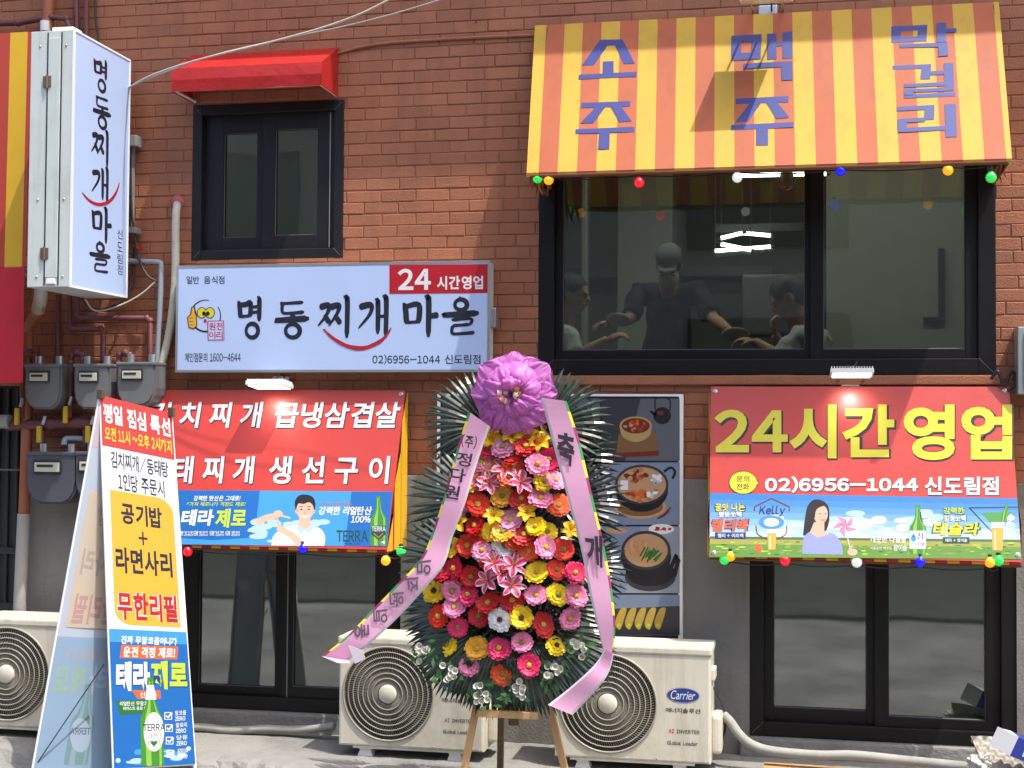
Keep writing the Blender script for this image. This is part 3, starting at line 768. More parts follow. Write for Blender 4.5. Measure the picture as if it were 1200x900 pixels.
def big_awning():
    Yt, Yb = -.03, -.52
    zt = (P(627, 30, Yt).z + P(1170, 2, Yt).z) / 2; zb = (P(617, 203, Yb).z + P(1187, 185, Yb).z) / 2
    pl = slope_plane(zt, Yt, zb, Yb)
    TL, TR, BR, BL = [pl.at(*p) for p in ((627, 29.5), (1170.5, 2), (1186, 185), (617, 203))]
    for p in (TL, TR): p.z = zt; p.y = Yt
    for p in (BL, BR): p.z = zb; p.y = Yb
    t = thing('striped_awning', 'large yellow and orange striped awning with blue lettering over the wide window', 'awning', ((TL.x + TR.x) / 2, 0, zb))
    mb = MB(); W = 23.9
    ed = [0, .63] + [.63 + i for i in range(1, 24)] + [W]
    rng = random.Random(5); nv = 12
    for i in range(len(ed) - 1):
        m = M_aw_y if i % 2 == 0 else M_aw_o
        us = [ed[i] / W, (ed[i] + ed[i + 1]) / 2 / W, ed[i + 1] / W]
        grid = []
        for u in us:
            col = []
            for k in range(nv + 1):
                v = k / nv
                p = TL.lerp(TR, u).lerp(BL.lerp(BR, u), v)
                wv = -.0012 * sin(u * 30) * sin(v * 6)
                if v > .9 and (u < .05 or u > .93): wv += rng.uniform(-.004, 0)
                col.append(p + pl.n * wv)
            grid.append(col)
        vs = [p for c_ in grid for p in c_]; n = nv + 1
        mb.add(vs, [(a * n + k, a * n + k + 1, (a + 1) * n + k + 1, (a + 1) * n + k) for a in range(2) for k in range(nv)], m, True)
        # narrow hem turned under at the lower edge
        b0 = BL.lerp(BR, us[0]); b1 = BL.lerp(BR, us[2])
        mb.quad(b0, b1, b1 + Vector((0, .006, -.022)), b0 + Vector((0, .006, -.022)), m)
    mb.build('canopy', t)
    for (a, b, s_) in ((TL, BL, -1), (TR, BR, 1)):
        g_ = MB(); wb = Vector((b.x, Yt, zb - .01))
        g_.prism([a, b + Vector((0, 0, -.01)), wb], (-.004 * s_, 0, 0), M_aw_y); g_.build('side_panel', t)
    fr = MB(); e = Vector((0, .012, -.015))
    for q in ((BL + Vector((.02, 0, 0)) + e, BR + Vector((-.02, 0, 0)) + e),): fr.tube(q, .012, M_rust, 8)
    for x_, tt, bb in ((BL.x + .02, TL, BL), (BR.x - .02, TR, BR)):
        fr.tube([(x_, bb.y + .012, zb - .015), (x_, -.0, zb - .03)], .011, M_rust, 8)
        fr.tube([Vector((x_, Yt - .0, zt - .02)), Vector((x_, bb.y + .02, zb - .01))], .011, M_rust, 8)
    fr.build('frame', t)
    # hanging torn ends at both lower corners
    for b, s_ in ((BL, 1), (BR, -1)):
        r_ = MB(); rng = random.Random(8)
        for k in range(7):
            x = b.x + s_ * (.005 + k * .014)
            pts = [(x + rng.uniform(-.01, .01), b.y + .02 + rng.uniform(0, .08), zb - .01), (x + rng.uniform(-.02, .02) + s_ * .01, b.y + .04 + rng.uniform(0, .08), zb - .04 - rng.uniform(0, .03)), (x + s_ * .03 * rng.random(), b.y + .05 + rng.uniform(0, .06), zb - .06 - rng.uniform(0, .05))]
            r_.tube(pts, [.009, .007, .003], M_rust if k % 2 else M_aw_o, 6)
        r_.build('torn_corner', t)
    # lettering, read off the photograph at twice its size
    Z = lambda pts: [(600 + x / 2, y / 2) for x, y in pts]
    L1 = [[(207, 93), (234, 92.5), (192, 153), (163, 154)], [(234.5, 92.5), (259, 92), (288, 148), (262, 150)], [(213, 93), (255, 92.3), (258, 106), (207, 107)], [(213, 144), (238, 143), (238, 174), (212, 175)], [(157, 175), (292, 168), (292, 179), (156, 186)],
          [(163, 241), (277, 237), (277, 249), (162, 253)], [(196, 251), (219, 250), (190, 288), (160, 289)], [(231, 249.5), (255, 248.5), (281, 284), (252, 286)], [(149, 303), (287, 297), (287, 309), (149, 313.5)], [(205, 311), (229, 310), (228, 349), (202, 350)]]
    L2 = [[(514, 84), (585, 80), (585, 97), (514, 99)], [(514, 125), (583, 122), (583, 138), (515, 142)], [(514, 98), (537, 97), (537, 128), (514, 129)], [(562, 96), (585, 95), (583, 126), (561, 127)],
          [(598, 79), (620, 78), (620, 138), (598, 139)], [(634, 75), (657, 74), (657, 136), (634, 138)], [(619, 98), (635, 97), (635, 107), (619, 108)], [(543, 149), (657, 143), (657, 155), (543, 161)], [(631, 153), (657, 152), (658, 187), (632, 188)],
          [(525, 231), (648, 225), (648, 239), (524, 244)], [(556, 243), (583, 242), (553, 285), (523, 287)], [(596, 241), (622, 240), (650, 275), (620, 278)], [(514, 293), (660, 286), (660, 298), (513, 305)], [(572, 301), (600, 300), (600, 340), (572, 341)]]
    L3 = [[(889, 62), (973, 58), (973, 70), (889, 74)], [(889, 88), (972, 84), (972, 96), (889, 101)], [(889, 73), (911, 72), (911, 90), (889, 91)], [(951, 70), (973, 69), (972, 87), (951, 88)], [(995, 54), (1017, 53), (1018, 98), (996, 99)], [(1016, 67), (1042, 66), (1042, 75), (1016, 76)], [(908, 104), (1021, 99), (1021, 109), (909, 112)], [(999, 107), (1021, 106), (1023, 130), (1000, 132)],
          [(892, 154), (982, 150), (982, 160), (892, 163)], [(960, 158), (982, 157), (980, 185), (957, 186)], [(1012, 148), (1034, 147), (1036, 192), (1013, 193)], [(980, 167), (1014, 165), (1014, 174), (980, 176)], [(919, 197), (1036, 191), (1036, 200), (919, 205)], [(1014, 199), (1036, 198), (1036, 212), (1014, 213)], [(919, 209), (1015, 206), (1015, 214), (919, 217)], [(919, 216), (941, 215), (941, 222), (919, 223)], [(919, 222), (1039, 216), (1039, 226), (919, 230)],
          [(902, 250), (990, 246), (990, 256), (902, 260)], [(967, 256), (990, 255), (989, 280), (966, 281)], [(904, 279), (968, 275), (968, 285), (904, 288)], [(904, 287), (925, 286), (925, 301), (904, 302)], [(904, 300), (1018, 295), (1018, 305), (905, 310)], [(1014, 244), (1040, 243), (1043, 320), (1017, 322)]]
    for grp in (L1[:5], L1[5:], L2[:9], L2[9:], L3[:8], L3[8:16], L3[16:]):
        l_ = MB()
        for k, p in enumerate(grp): l_.poly(pl, Z(p), M_letter, .0045 + .0006 * k)
        l_.build('lettering', t)
    return pl, TL, TR, BR, BL
AW = big_awning()

def red_awning():
    Yf = -.29
    t = thing('red_awning', 'small red fabric awning over the small upper window', 'awning', (P(300, 90, 0).x, 0, P(300, 105, 0).z))
    BLk, BRk = P(231, 64, -.004), P(398, 56, -.004); zb_ = (BLk.z + BRk.z) / 2
    FL, FR = P(201.5, 79, Yf), P(376.5, 74, Yf); zf = (FL.z + FR.z) / 2
    VL, VR = P(202, 106, Yf), P(377.5, 101.5, Yf); zv = (VL.z + VR.z) / 2
    WL, WR = P(230, 119, -.004), P(403, 116, -.004); zw = (WL.z + WR.z) / 2
    xl, xr = FL.x, (FR.x + BRk.x) / 2
    mb = MB(); rng = random.Random(4); n = 11
    rows = []
    for (y, z) in ((-.004, zb_), (-.10, zb_ + (zf - zb_) * .30 - .004), (-.2, zb_ + (zf - zb_) * .66 - .004), (Yf, zf), (Yf - .006, (zf + zv) / 2), (Yf, zv)):
        rows.append([Vector((xl + (xr - xl) * i / n, y + rng.uniform(-.0012, .0012), z + (rng.uniform(-.0015, .0015) if y > Yf + .01 or z == zv else 0))) for i in range(n + 1)])
    vs = [p for r in rows for p in r]
    mb.add(vs, [(a * (n + 1) + i, a * (n + 1) + i + 1, (a + 1) * (n + 1) + i + 1, (a + 1) * (n + 1) + i) for a in range(len(rows) - 1) for i in range(n)], M_aw_r, False)
    mb.build('canopy', t)
    for x in (xl + .001, xr - .001):
        s_ = MB(); s_.prism([(x, -.004, zb_), (x, Yf, zf), (x, Yf, zv), (x, -.004, zw)], (.003 if x < 0 and x == xl + .001 else -.003, 0, 0), M_aw_r); s_.build('side_panel', t)
    f_ = MB(); f_.tube([(xl + .01, Yf + .012, zv + .01), (xr - .01, Yf + .012, zv + .01)], .008, M_white, 8)
    for x in (xl + .012, xr - .012): f_.tube([(x, Yf + .012, zv + .01), (x, -.0, zv + .01)], .008, M_white, 8)
    f_.build('frame', t)
red_awning()

def edge_awning():
    Yt, Yb = -.40, -.42
    zt = P(18, 38, Yt).z; zb = P(18, 313, Yb).z
    pl = slope_plane(zt, Yt, zb, Yb)
    xr_t = pl.at(36, 38).x; xr_b = pl.at(31, 313).x; xr = (xr_t + xr_b) / 2
    t = thing('striped_awning', 'red and yellow striped awning with plain red flap at the left edge', 'awning', (xr - .6, 0, P(18, 448, Yb).z))
    edges = [xr - 1.2, xr - .98, xr - .86, xr - .62, xr - .5, xr - .28, pl.at(8.5, 180).x, pl.at(29, 180).x, xr]
    M_ar = mat('edge_red', S(178, 62, 44, .9), .55, var=.06, vscale=3, bump=.12, bscale=200); M_ay = mat('edge_yellow', S(216, 172, 34, .9), .55, var=.06, vscale=3, bump=.12, bscale=200)
    mb = MB()
    for i in range(len(edges) - 1):
        a, b = edges[i], edges[i + 1]
        mb.prism([(a, Yt, zt), (b, Yt, zt), (b, Yb, zb), (a, Yb, zb)], (0, .004, -.001), M_ar if i % 2 else M_ay)
    mb.build('canopy', t)
    zf = P(18, 448, Yb).z; xf = P(28, 380, Yb).x
    mb = MB(); n = 10
    vs = []
    for k in range(n + 1):
        v = k / n
        for i in range(13):
            x = xr - 1.2 + (xf - xr + 1.2) * i / 12
            vs.append((x, Yb - .004 - .008 * sin(i * 1.9) * v - .003, zb - .002 + (zf - zb) * v))
    mb.add(vs, [(k * 13 + i, k * 13 + i + 1, (k + 1) * 13 + i + 1, (k + 1) * 13 + i) for k in range(n) for i in range(12)], mat('edge_flap', S(196, 34, 52, .9), .5, var=.06, vscale=4, trans=.08), True)
    mb.build('flap', t)
    f_ = MB()
    for x in (xr - .03, xr - 1.15): f_.tube([(x, Yb + .02, zb - .015), (x, 0, zb - .02)], .012, M_steel, 8)
    f_.build('frame', t)
edge_awning()

# ------------------------------------------------------------------ banners stretched over two old striped awnings
def banner_frame(corners, Yt, Yb, label, stripes_right):
    (tl, tr, br, bl) = corners
    zt = (P(*tl, Yt).z + P(*tr, Yt).z) / 2; zb = (P(*bl, Yb).z + P(*br, Yb).z) / 2
    pl = slope_plane(zt, Yt, zb, Yb)
    TL, TR, BR, BL = [pl.at(*p) for p in corners]
    for p in (TL, TR): p.z = zt; p.y = Yt
    for p in (BL, BR): p.z = zb; p.y = Yb
    t = thing('banner_awning', label, 'awning', ((TL.x + TR.x) / 2, 0, zb))
    mb = MB(); n = Vector(pl.n) * -.012                              # old striped cloth beneath the banner
    N = 26
    for i in range(N):
        a, b = i / N, (i + 1) / N
        m = M_aw_dy if i % 2 == 0 else M_aw_dr
        p = [TL.lerp(TR, a) + n, TL.lerp(TR, b) + n, BL.lerp(BR, b) + n, BL.lerp(BR, a) + n]
        mb.quad(*p, m)
        q0 = BL.lerp(BR, a) + n; q1 = BL.lerp(BR, b) + n
        mb.quad(q0, q1, q1 + Vector((0, .0, -.012)), q0 + Vector((0, .0, -.012)), m)
    mb.build('canopy', t)
    for a, b, s_ in ((TL, BL, -1), (TR, BR, 1)):
        g_ = MB(); k = 5; out = .012 * s_
        for i in range(k):                                           # pleated yellow and red gusset
            y0 = Yb + (Yt - Yb) * i / k; y1 = Yb + (Yt - Yb) * (i + 1) / k
            zz = lambda y: zb + (zt - zb) * (y - Yb) / (Yt - Yb)
            xx = lambda y: b.x + (a.x - b.x) * (y - Yb) / (Yt - Yb)
            g_.add([(xx(y0) + out * (i % 2), y0 + .014, zb - .012), (xx(y1) + out * ((i + 1) % 2), y1 + .014, zb - .012), (xx(y1) + out * ((i + 1) % 2), y1 + .014, zz(y1)), (xx(y0) + out * (i % 2), y0 + .014, zz(y0))], [(0, 1, 2, 3)], M_aw_dr if i == 1 else M_aw_dy)
        g_.build('side_panel', t)
    f_ = MB()
    for x in (BL.x + .03, BR.x - .03):
        f_.tube([(x, Yb + .03, zb - .02), (x, .0, zb - .02)], .010, M_rust, 8)
    f_.tube([(BL.x, Yb + .03, zb - .02), (BR.x, Yb + .03, zb - .02)], .010, M_rust, 8); f_.build('frame', t)
    # banner sheet with a light ripple
    mb = MB(); nu, nv = 40, 16; vs = []
    for k in range(nv + 1):
        for i in range(nu + 1):
            u, v = i / nu, k / nv
            p = TL.lerp(TR, u).lerp(BL.lerp(BR, u), v)
            vs.append(p + pl.n * (-.0008 + .0006 * sin(u * 21 + v * 3)))
    mb.add(vs, [(k * (nu + 1) + i, k * (nu + 1) + i + 1, (k + 1) * (nu + 1) + i + 1, (k + 1) * (nu + 1) + i) for k in range(nv) for i in range(nu)], M_redv, True)
    mb.build('banner', t)
    for x, y in corners:
        d = 5
        cx = sum(c[0] for c in corners) / 4; cy = sum(c[1] for c in corners) / 4
        e = MB(); e.lathe([(.004, .004), (.011, .004), (.014, .001)], M_alu, Matrix.Translation(pl.at(x + (d if cx > x else -d), y + (d if cy > y else -d), .001)) @ pl.n.to_track_quat('Z', 'Y').to_matrix().to_4x4(), 12); e.build('eyelet', t)
    return t, pl

def left_banner():
    t, pl = banner_frame([(176, 458), (475, 456.5), (453, 642), (158, 639)], -.06, -.40, 'red banner awning with white food names above a blue beer advert with a man', True)
    h = .003
    W = Words(t); U = (K_ink, .008, 1.0, 0)
    W.text(pl, '김 치 찌 개', Q(176, 471, 309, 501.5), K_white, h + .0008, .022, .18, under=U)
    W.text(pl, '급냉삼겹살', Q(322.5, 471, 469.5, 501.5), K_white, h + .0008, .020, .18, under=U)
    W.text(pl, '동 태 찌 개', Q(166, 534.5, 299, 566.5), K_white, h + .0008, .022, .12, under=U)
    W.text(pl, '생 선 구 이', Q(315.5, 534.5, 457.5, 567), K_white, h + .0008, .022, .10, under=U)
    ad = MB(); h2 = .0025
    ad.poly(pl, [(158, 574), (460, 576), (453.5, 640.5), (158, 637.5)], K_blue, h2)
    ad.poly(pl, [(304.5, 575), (459.6, 576), (453, 640.3), (297, 639)], K_sky, h2 + .0006)
    rng = random.Random(9)
    for k in range(26):
        x = 300 + rng.random() * 90; y = 612 + rng.random() * 24 + abs(x - 345) * -.05
        ad.ell(pl, x, min(y, 634), rng.uniform(5, 12), rng.uniform(2, 4.5), K_pale, h2 + .0009 + k * .00003, 12)
    ad.poly(pl, [(412, 576), (459.8, 576), (453.3, 640.2), (404, 639.6)], K_blue, h2 + .0008)
    ad.poly(pl, [(160, 626), (200, 630), (250, 633), (298, 630), (297, 638.8), (158, 637.3)], K_sky, h2 + .0009)
    # man in a white shirt holding his hands in a T
    H = h2 + .002
    ad.poly(pl, smooth2([(318, 639.2), (322, 626), (334, 619), (347, 616), (366, 616), (377, 621), (381, 630), (380, 639.6)], 4), K_white, H)
    ad.line(pl, smooth2([(301, 613), (312, 607), (326, 604)], 4), [7, 8, 8, 7.6, 7.4, 7.2, 7, 6.6, 6.2], K_skin, H + .0004)
    ad.line(pl, smooth2([(352, 638), (343, 628), (330, 621)], 4), [8, 8.6, 8.6, 8.4, 8, 7.6, 7, 6.4, 6], K_skin, H + .0004)
    ad.ell(pl, 326, 602, 5.5, 4, K_skin, H + .0005, 14); ad.ell(pl, 329.5, 620, 5.5, 4.4, K_skin, H + .0005, 14)
    ad.line(pl, [(327, 617), (325, 608)], 2.4, K_skin, H + .0006); ad.line(pl, [(328, 604), (340, 607)], 2.4, K_skin, H + .0006)
    ad.poly(pl, [(351, 606), (363, 606), (365, 616), (357, 621), (349, 616)], K_skin, H + .0006)
    ad.poly(pl, [(349, 615), (357, 621), (353, 626), (347, 619)], K_pale, H + .0007); ad.poly(pl, [(365, 615), (357, 621), (361, 626), (368, 619)], K_pale, H + .0007)
    ad.ell(pl, 357.5, 597.5, 10, 12.4, K_skin, H + .0008)
    ad.ell(pl, 347.5, 599, 1.7, 3, K_skin, H + .0008, 10); ad.ell(pl, 367.6, 599, 1.7, 3, K_skin, H + .0008, 10)
    ad.poly(pl, smooth2([(346.5, 598), (345.5, 588), (350, 581), (358, 579.5), (366, 582), (369.5, 589), (368.5, 598), (366.5, 592), (362, 588.5), (356, 590.5), (350, 590), (348, 594)], 3), K_hair, H + .0012)
    for x in (353, 362): ad.ell(pl, x, 597, 1.5, .8, K_hair, H + .0014, 10); ad.line(pl, [(x - 2.2, 594), (x + 2.2, 593.8)], .8, K_hair, H + .0014)
    ad.line(pl, [(357.6, 598), (356.8, 601.5), (358.8, 601.8)], .5, K_brown, H + .0014)
    ad.line(pl, smooth2([(353.5, 604), (357.5, 606.2), (361.8, 604)], 3), 1.2, K_white, H + .0014)
    bottle(ad, pl, 443.5, 581, 639.5, 19, H, K_glow, K_glow2)
    ad.poly(pl, [(435, 616), (452.2, 616), (452, 626), (443.5, 633), (435.2, 626)], K_dgreen, H + .001); ptext(ad, pl, 'TERRA', Q(435.5, 617, 451.8, 622.5), K_white, H + .0014, .01)
    ad.line(pl, [(438, 625), (443.5, 630), (449, 625)], 1.2, K_orange, H + .0014)
    ad.build('beer_advert', t)
    H = .0065
    W.text(pl, '강력한 탄산은 그대로!', Q(227, 580.8, 282, 587), K_white, H, .02, .2); W.text(pl, '4가지 제로니까 걱정도 제로!', Q(218, 588.2, 288, 593.4), K_lime, H, .02, .2)
    W.text(pl, '테라', Q(212, 597, 251, 616), K_white, H, .035, .15); W.text(pl, '제로', Q(252, 596, 288, 618.5), K_lime, H, .035, .15)
    checks(t, pl, [(212, 625), (229.5, 625), (248.5, 625), (267, 625)], 2.2, H, K_white)
    for x, s_ in ((216, '알코올'), (233.5, '칼로리'), (252.5, '당류'), (271, '퓨린')): W.text(pl, s_, Q(x, 622.4, x + 10, 625), K_white, H, .01); W.text(pl, 'ZERO', Q(x, 625.6, x + 10, 628), K_white, H, .01)
    W.text(pl, '제로라서 더 짜릿하게 즐기는', Q(377, 588.6, 413, 591.6), K_orange, H, .01, .1)
    W.text(pl, '강력한 리얼탄산', Q(373.5, 593.5, 436, 603.5), K_white, H, .02, .2); W.text(pl, '100%', Q(411, 604.5, 434, 612.5), K_white, H, .02, .15)
    W.text(pl, 'TERRA', Q(394.5, 621.5, 431, 634.5), K_dgreen, H, .015); W.text(pl, 'FROM AGT', Q(403, 636, 422, 638), K_dgreen, H)
left_banner()

def right_banner():
    t, pl = banner_frame([(833, 453.5), (1182.5, 452.5), (1197.5, 655.5), (831, 653)], -.06, -.40, 'red banner awning with big yellow 24 hour letters above a sky blue drinks advert', True)
    h = .003
    W = Words(t); U = (K_black, .02, 1.3, .008); U2 = (K_ink, .006, .7, 0)
    W.text(pl, '24', Q(837, 480, 923, 530), K_yellow, h + .0008, .032, under=U)
    W.text(pl, '시간', Q(925, 474, 1048, 537), K_yellow, h + .0008, .035, under=U)
    W.text(pl, '영업', Q(1059, 474, 1186, 539), K_yellow, h + .0008, .035, under=U)
    W.text(pl, '02)6956-1044', Q(896.5, 558, 1076, 577.5), K_white, h + .0008, .04, under=U2)
    W.text(pl, '신도림점', Q(1083.5, 558.5, 1170.5, 580), K_white, h + .0008, .03, under=U2)
    mb = MB()
    mb.ell(pl, 871, 565.5, 16.8, 13.8, K_black, h); mb.poly(pl, [(884, 560), (890, 566), (884, 571)], K_black, h + .0003)
    mb.ell(pl, 871, 565.5, 16, 13, K_yellow, h + .0006); mb.poly(pl, [(884, 561), (889, 566), (884, 570)], K_yellow, h + .0008)
    ptext(mb, pl, '문의', Q(863, 557.5, 878, 564.5), K_black, h + .0012, .01); ptext(mb, pl, '전화', Q(863, 567, 878, 574), K_black, h + .0012, .01); mb.build('speech_bubble', t)
    ad = MB(); h2 = .0028
    bot = lambda x: 653 + (x - 831) * .0068
    top = lambda x: 577.5 + (x - 831) * .018
    def strip(f0, f1, m, hh):
        pts = []
        for x in (832, 1192): pass
        xr0 = 1192.3; xr1 = 1197
        yl0, yl1 = 577.5 + 75 * f0, 577.5 + 75 * f1; yr0, yr1 = 584 + 71.3 * f0, 584 + 71.3 * f1
        ad.poly(pl, [(832, yl0), (xr0 + 5 * f0, yr0), (xr0 + 5 * f1, yr1), (831.3, yl1)], m, hh)
    cols = [(60, 140, 222), (78, 152, 226), (100, 166, 230), (124, 182, 234), (150, 198, 238), (178, 214, 240), (205, 228, 242)]
    for i, c in enumerate(cols): strip(i * .1, (i + 1) * .1, INK('sky_band_%d' % i, *c), h2)
    strip(.68, .76, INK('tree_line', 90, 120, 70), h2 + .0003)
    strip(.72, .82, INK('far_field', 176, 176, 80), h2 + .0005); strip(.8, 1.0, K_grass, h2 + .0007)
    rng = random.Random(21)
    for k in range(150):
        x = rng.uniform(838, 1186); y = rng.uniform(635, 650); ad.ell(pl, x, y, rng.uniform(1.5, 5), rng.uniform(.4, .9), rng.choice([K_grass2, K_grass2, K_green, K_lime]), h2 + .001 + k * .000002, 8)
    for cx, cy, n in ((930, 620, 18), (1000, 612, 22), (1040, 622, 16), (1170, 620, 14), (1075, 606, 8)):
        for k in range(n):
            x = cx + rng.gauss(0, 16); x = min(max(x, 842), 1182)
            ad.ell(pl, x, min(cy + rng.gauss(0, 5), 628), rng.uniform(6, 13), rng.uniform(2.5, 5), K_white if k % 2 else K_pale, h2 + .0002 + k * .000004, 14)
    H = h2 + .0016
    # woman in a lavender top with a pinwheel
    ad.poly(pl, smooth2([(941, 627), (943, 610), (946, 594), (953, 586), (962, 586), (970, 592), (972, 604), (970, 618), (962, 628), (950, 631)], 4), K_hair, H)
    ad.poly(pl, smooth2([(940, 649), (942, 630), (952, 622), (964, 624), (978, 626), (986, 638), (988, 650)], 4), K_lav, H + .0003)
    ad.poly(pl, [(954, 612), (966, 612), (966, 622), (972, 626), (958, 630), (949, 624)], K_skin, H + .0006)
    ad.ell(pl, 962, 603, 8, 11, K_skin, H + .0008, 24, rot=.12)
    ad.poly(pl, smooth2([(951, 612), (950, 597), (955, 589), (965, 588), (971, 594), (965, 593), (957, 597), (955, 606)], 3), K_hair, H + .0011)
    for x in (961, 967.5): ad.ell(pl, x, 602, 1.1, .6, K_hair, H + .0012, 8)
    ad.line(pl, [(962, 609.5), (967, 609.3)], 1, K_deepred, H + .0012)
    cx, cy = 990, 616
    for k in range(5):
        a = 2 * pi * k / 5 + .3
        ad.poly(pl, [(cx, cy), (cx + 16 * cos(a), cy + 14 * sin(a)), (cx + 9 * cos(a + .75), cy + 8 * sin(a + .75))], K_pink, H + .0003 + k * .00005)
        ad.poly(pl, [(cx, cy), (cx + 9 * cos(a + .75), cy + 8 * sin(a + .75)), (cx + 5 * cos(a + 1.0), cy + 4.5 * sin(a + 1.0))], K_seal, H + .0003 + k * .00005)
    ad.line(pl, [(990, 616), (997, 646)], .9, K_white, H + .0002); ad.ell(pl, 999, 647, 6, 4.2, K_skin, H + .0006, 14); ad.line(pl, [(995, 644), (999, 639)], 2, K_skin, H + .0006)
    bottle(ad, pl, 1075.5, 592, 649, 20, H, K_glow, K_glow2); ad.poly(pl, [(1066, 622), (1085, 622), (1085, 643), (1066, 643)], K_white, H + .0009)
    ad.ell(pl, 1070.5, 631, 3.2, 4, K_sky, H + .0012, 14); ad.poly(pl, [(1068.3, 629), (1070.5, 624), (1072.7, 629)], K_sky, H + .0012)
    ptext(ad, pl, '참', Q(1074.5, 624.5, 1083, 632), K_navy, H + .0012, .01); ptext(ad, pl, '이슬', Q(1074.5, 634, 1084, 640), K_navy, H + .0012, .01)
    # beer glasses
    def glass_(cx, y0, y1, w):
        ad.poly(pl, [(cx - w / 2, y0), (cx + w / 2, y0), (cx + w * .38, y1), (cx - w * .38, y1)], K_gold, H + .0006)
        ad.poly(pl, [(cx - w / 2, y0), (cx + w / 2, y0), (cx + w * .48, y0 + (y1 - y0) * .2), (cx - w * .48, y0 + (y1 - y0) * .2)], K_white, H + .0009)
        ad.line(pl, [(cx - w * .2, y0 + (y1 - y0) * .3), (cx - w * .16, y1 - 1)], w * .08, K_white, H + .0009)
    glass_(904.5, 620, 644, 11); glass_(1169, 612, 645, 15)
    ad.line(pl, [(884, 594), (904, 584), (925, 594), (925, 599)], 1.6, K_brown, H + .0004); ad.line(pl, [(884, 599), (884, 594)], 1.6, K_brown, H + .0004)
    ad.line(pl, smooth2([(886, 616), (888, 626), (899, 632)], 4), 1.4, K_brown, H + .0004); ad.line(pl, smooth2([(922, 616), (921, 626), (910, 632)], 4), 1.4, K_brown, H + .0004)
    ad.ell(pl, 904, 612, 15, 8, INK('toast_blue', 80, 160, 225), H + .0003, 20); ad.ell(pl, 904, 612, 9, 5, K_white, H + .0005, 20)
    ad.line(pl, [(1136, 595), (1196, 594), (1166, 627), (1136, 595)], 1.4, K_dgreen, H + .0004)
    ad.poly(pl, [(1150, 601), (1186, 600), (1168, 620)], INK('leaf_green', 90, 170, 80), H + .0006)
    bottle(ad, pl, 1180, 590, 612, 7, H + .0008, K_glow, K_glow2, -4)
    ad.poly(pl, smooth2([(887, 647), (884, 641), (889, 637), (893, 642), (891, 648)], 3), K_orange, H + .0003)
    ad.build('drinks_advert', t)
    H = .0078
    def two(s_, q, m, m2, b=.03, sh=0.0, d=.8):
        W.text(pl, s_, q, m, H + .0008, b, sh, under=(m2, .035, d * .3, .03))
    two('꿀맛 나는', Q(838, 590, 873, 599), K_yellow, K_navy); two('평등쏘맥', Q(842, 599.5, 869, 606), K_white, K_navy)
    two('켈리백', Q(833.5, 608, 877, 622.5), K_orange, K_navy, .035, .15)
    tx = MB(); tx.poly(pl, Q(838, 623.8, 874, 631), K_navy, H); tx.build('caption_strip', t); W.text(pl, '켈리 + 이즈백', Q(841, 625.2, 871, 629.8), K_white, H + .0006, .01)
    W.text(pl, 'Kelly', Q(889.5, 592.5, 920.5, 605), K_navy, H, .02, .15)
    two('강력한', Q(1105.5, 594.5, 1130, 602.5), K_lime, K_dgreen); two('청정쏘맥', Q(1106, 604, 1132, 611), K_white, K_dgreen)
    two('테슬라', Q(1093, 612.5, 1148, 627.5), K_yellow, K_dgreen, .035, .15)
    tx = MB(); tx.poly(pl, Q(1105, 629.5, 1136, 636.5), K_dgreen, H); tx.build('caption_strip', t); W.text(pl, '테라 + 참이슬', Q(1108, 631, 1133.5, 635.2), K_white, H + .0006, .01)
    W.text(pl, '깨끗한 다음날', Q(1020, 628.5, 1062, 636), K_white, H, .02); W.text(pl, '이슬같은 깨끗함', Q(1020, 640.5, 1045, 644), K_white, H, .0); W.text(pl, '참이슬', Q(1047, 638.5, 1063, 645.5), K_white, H, .01)
right_banner()

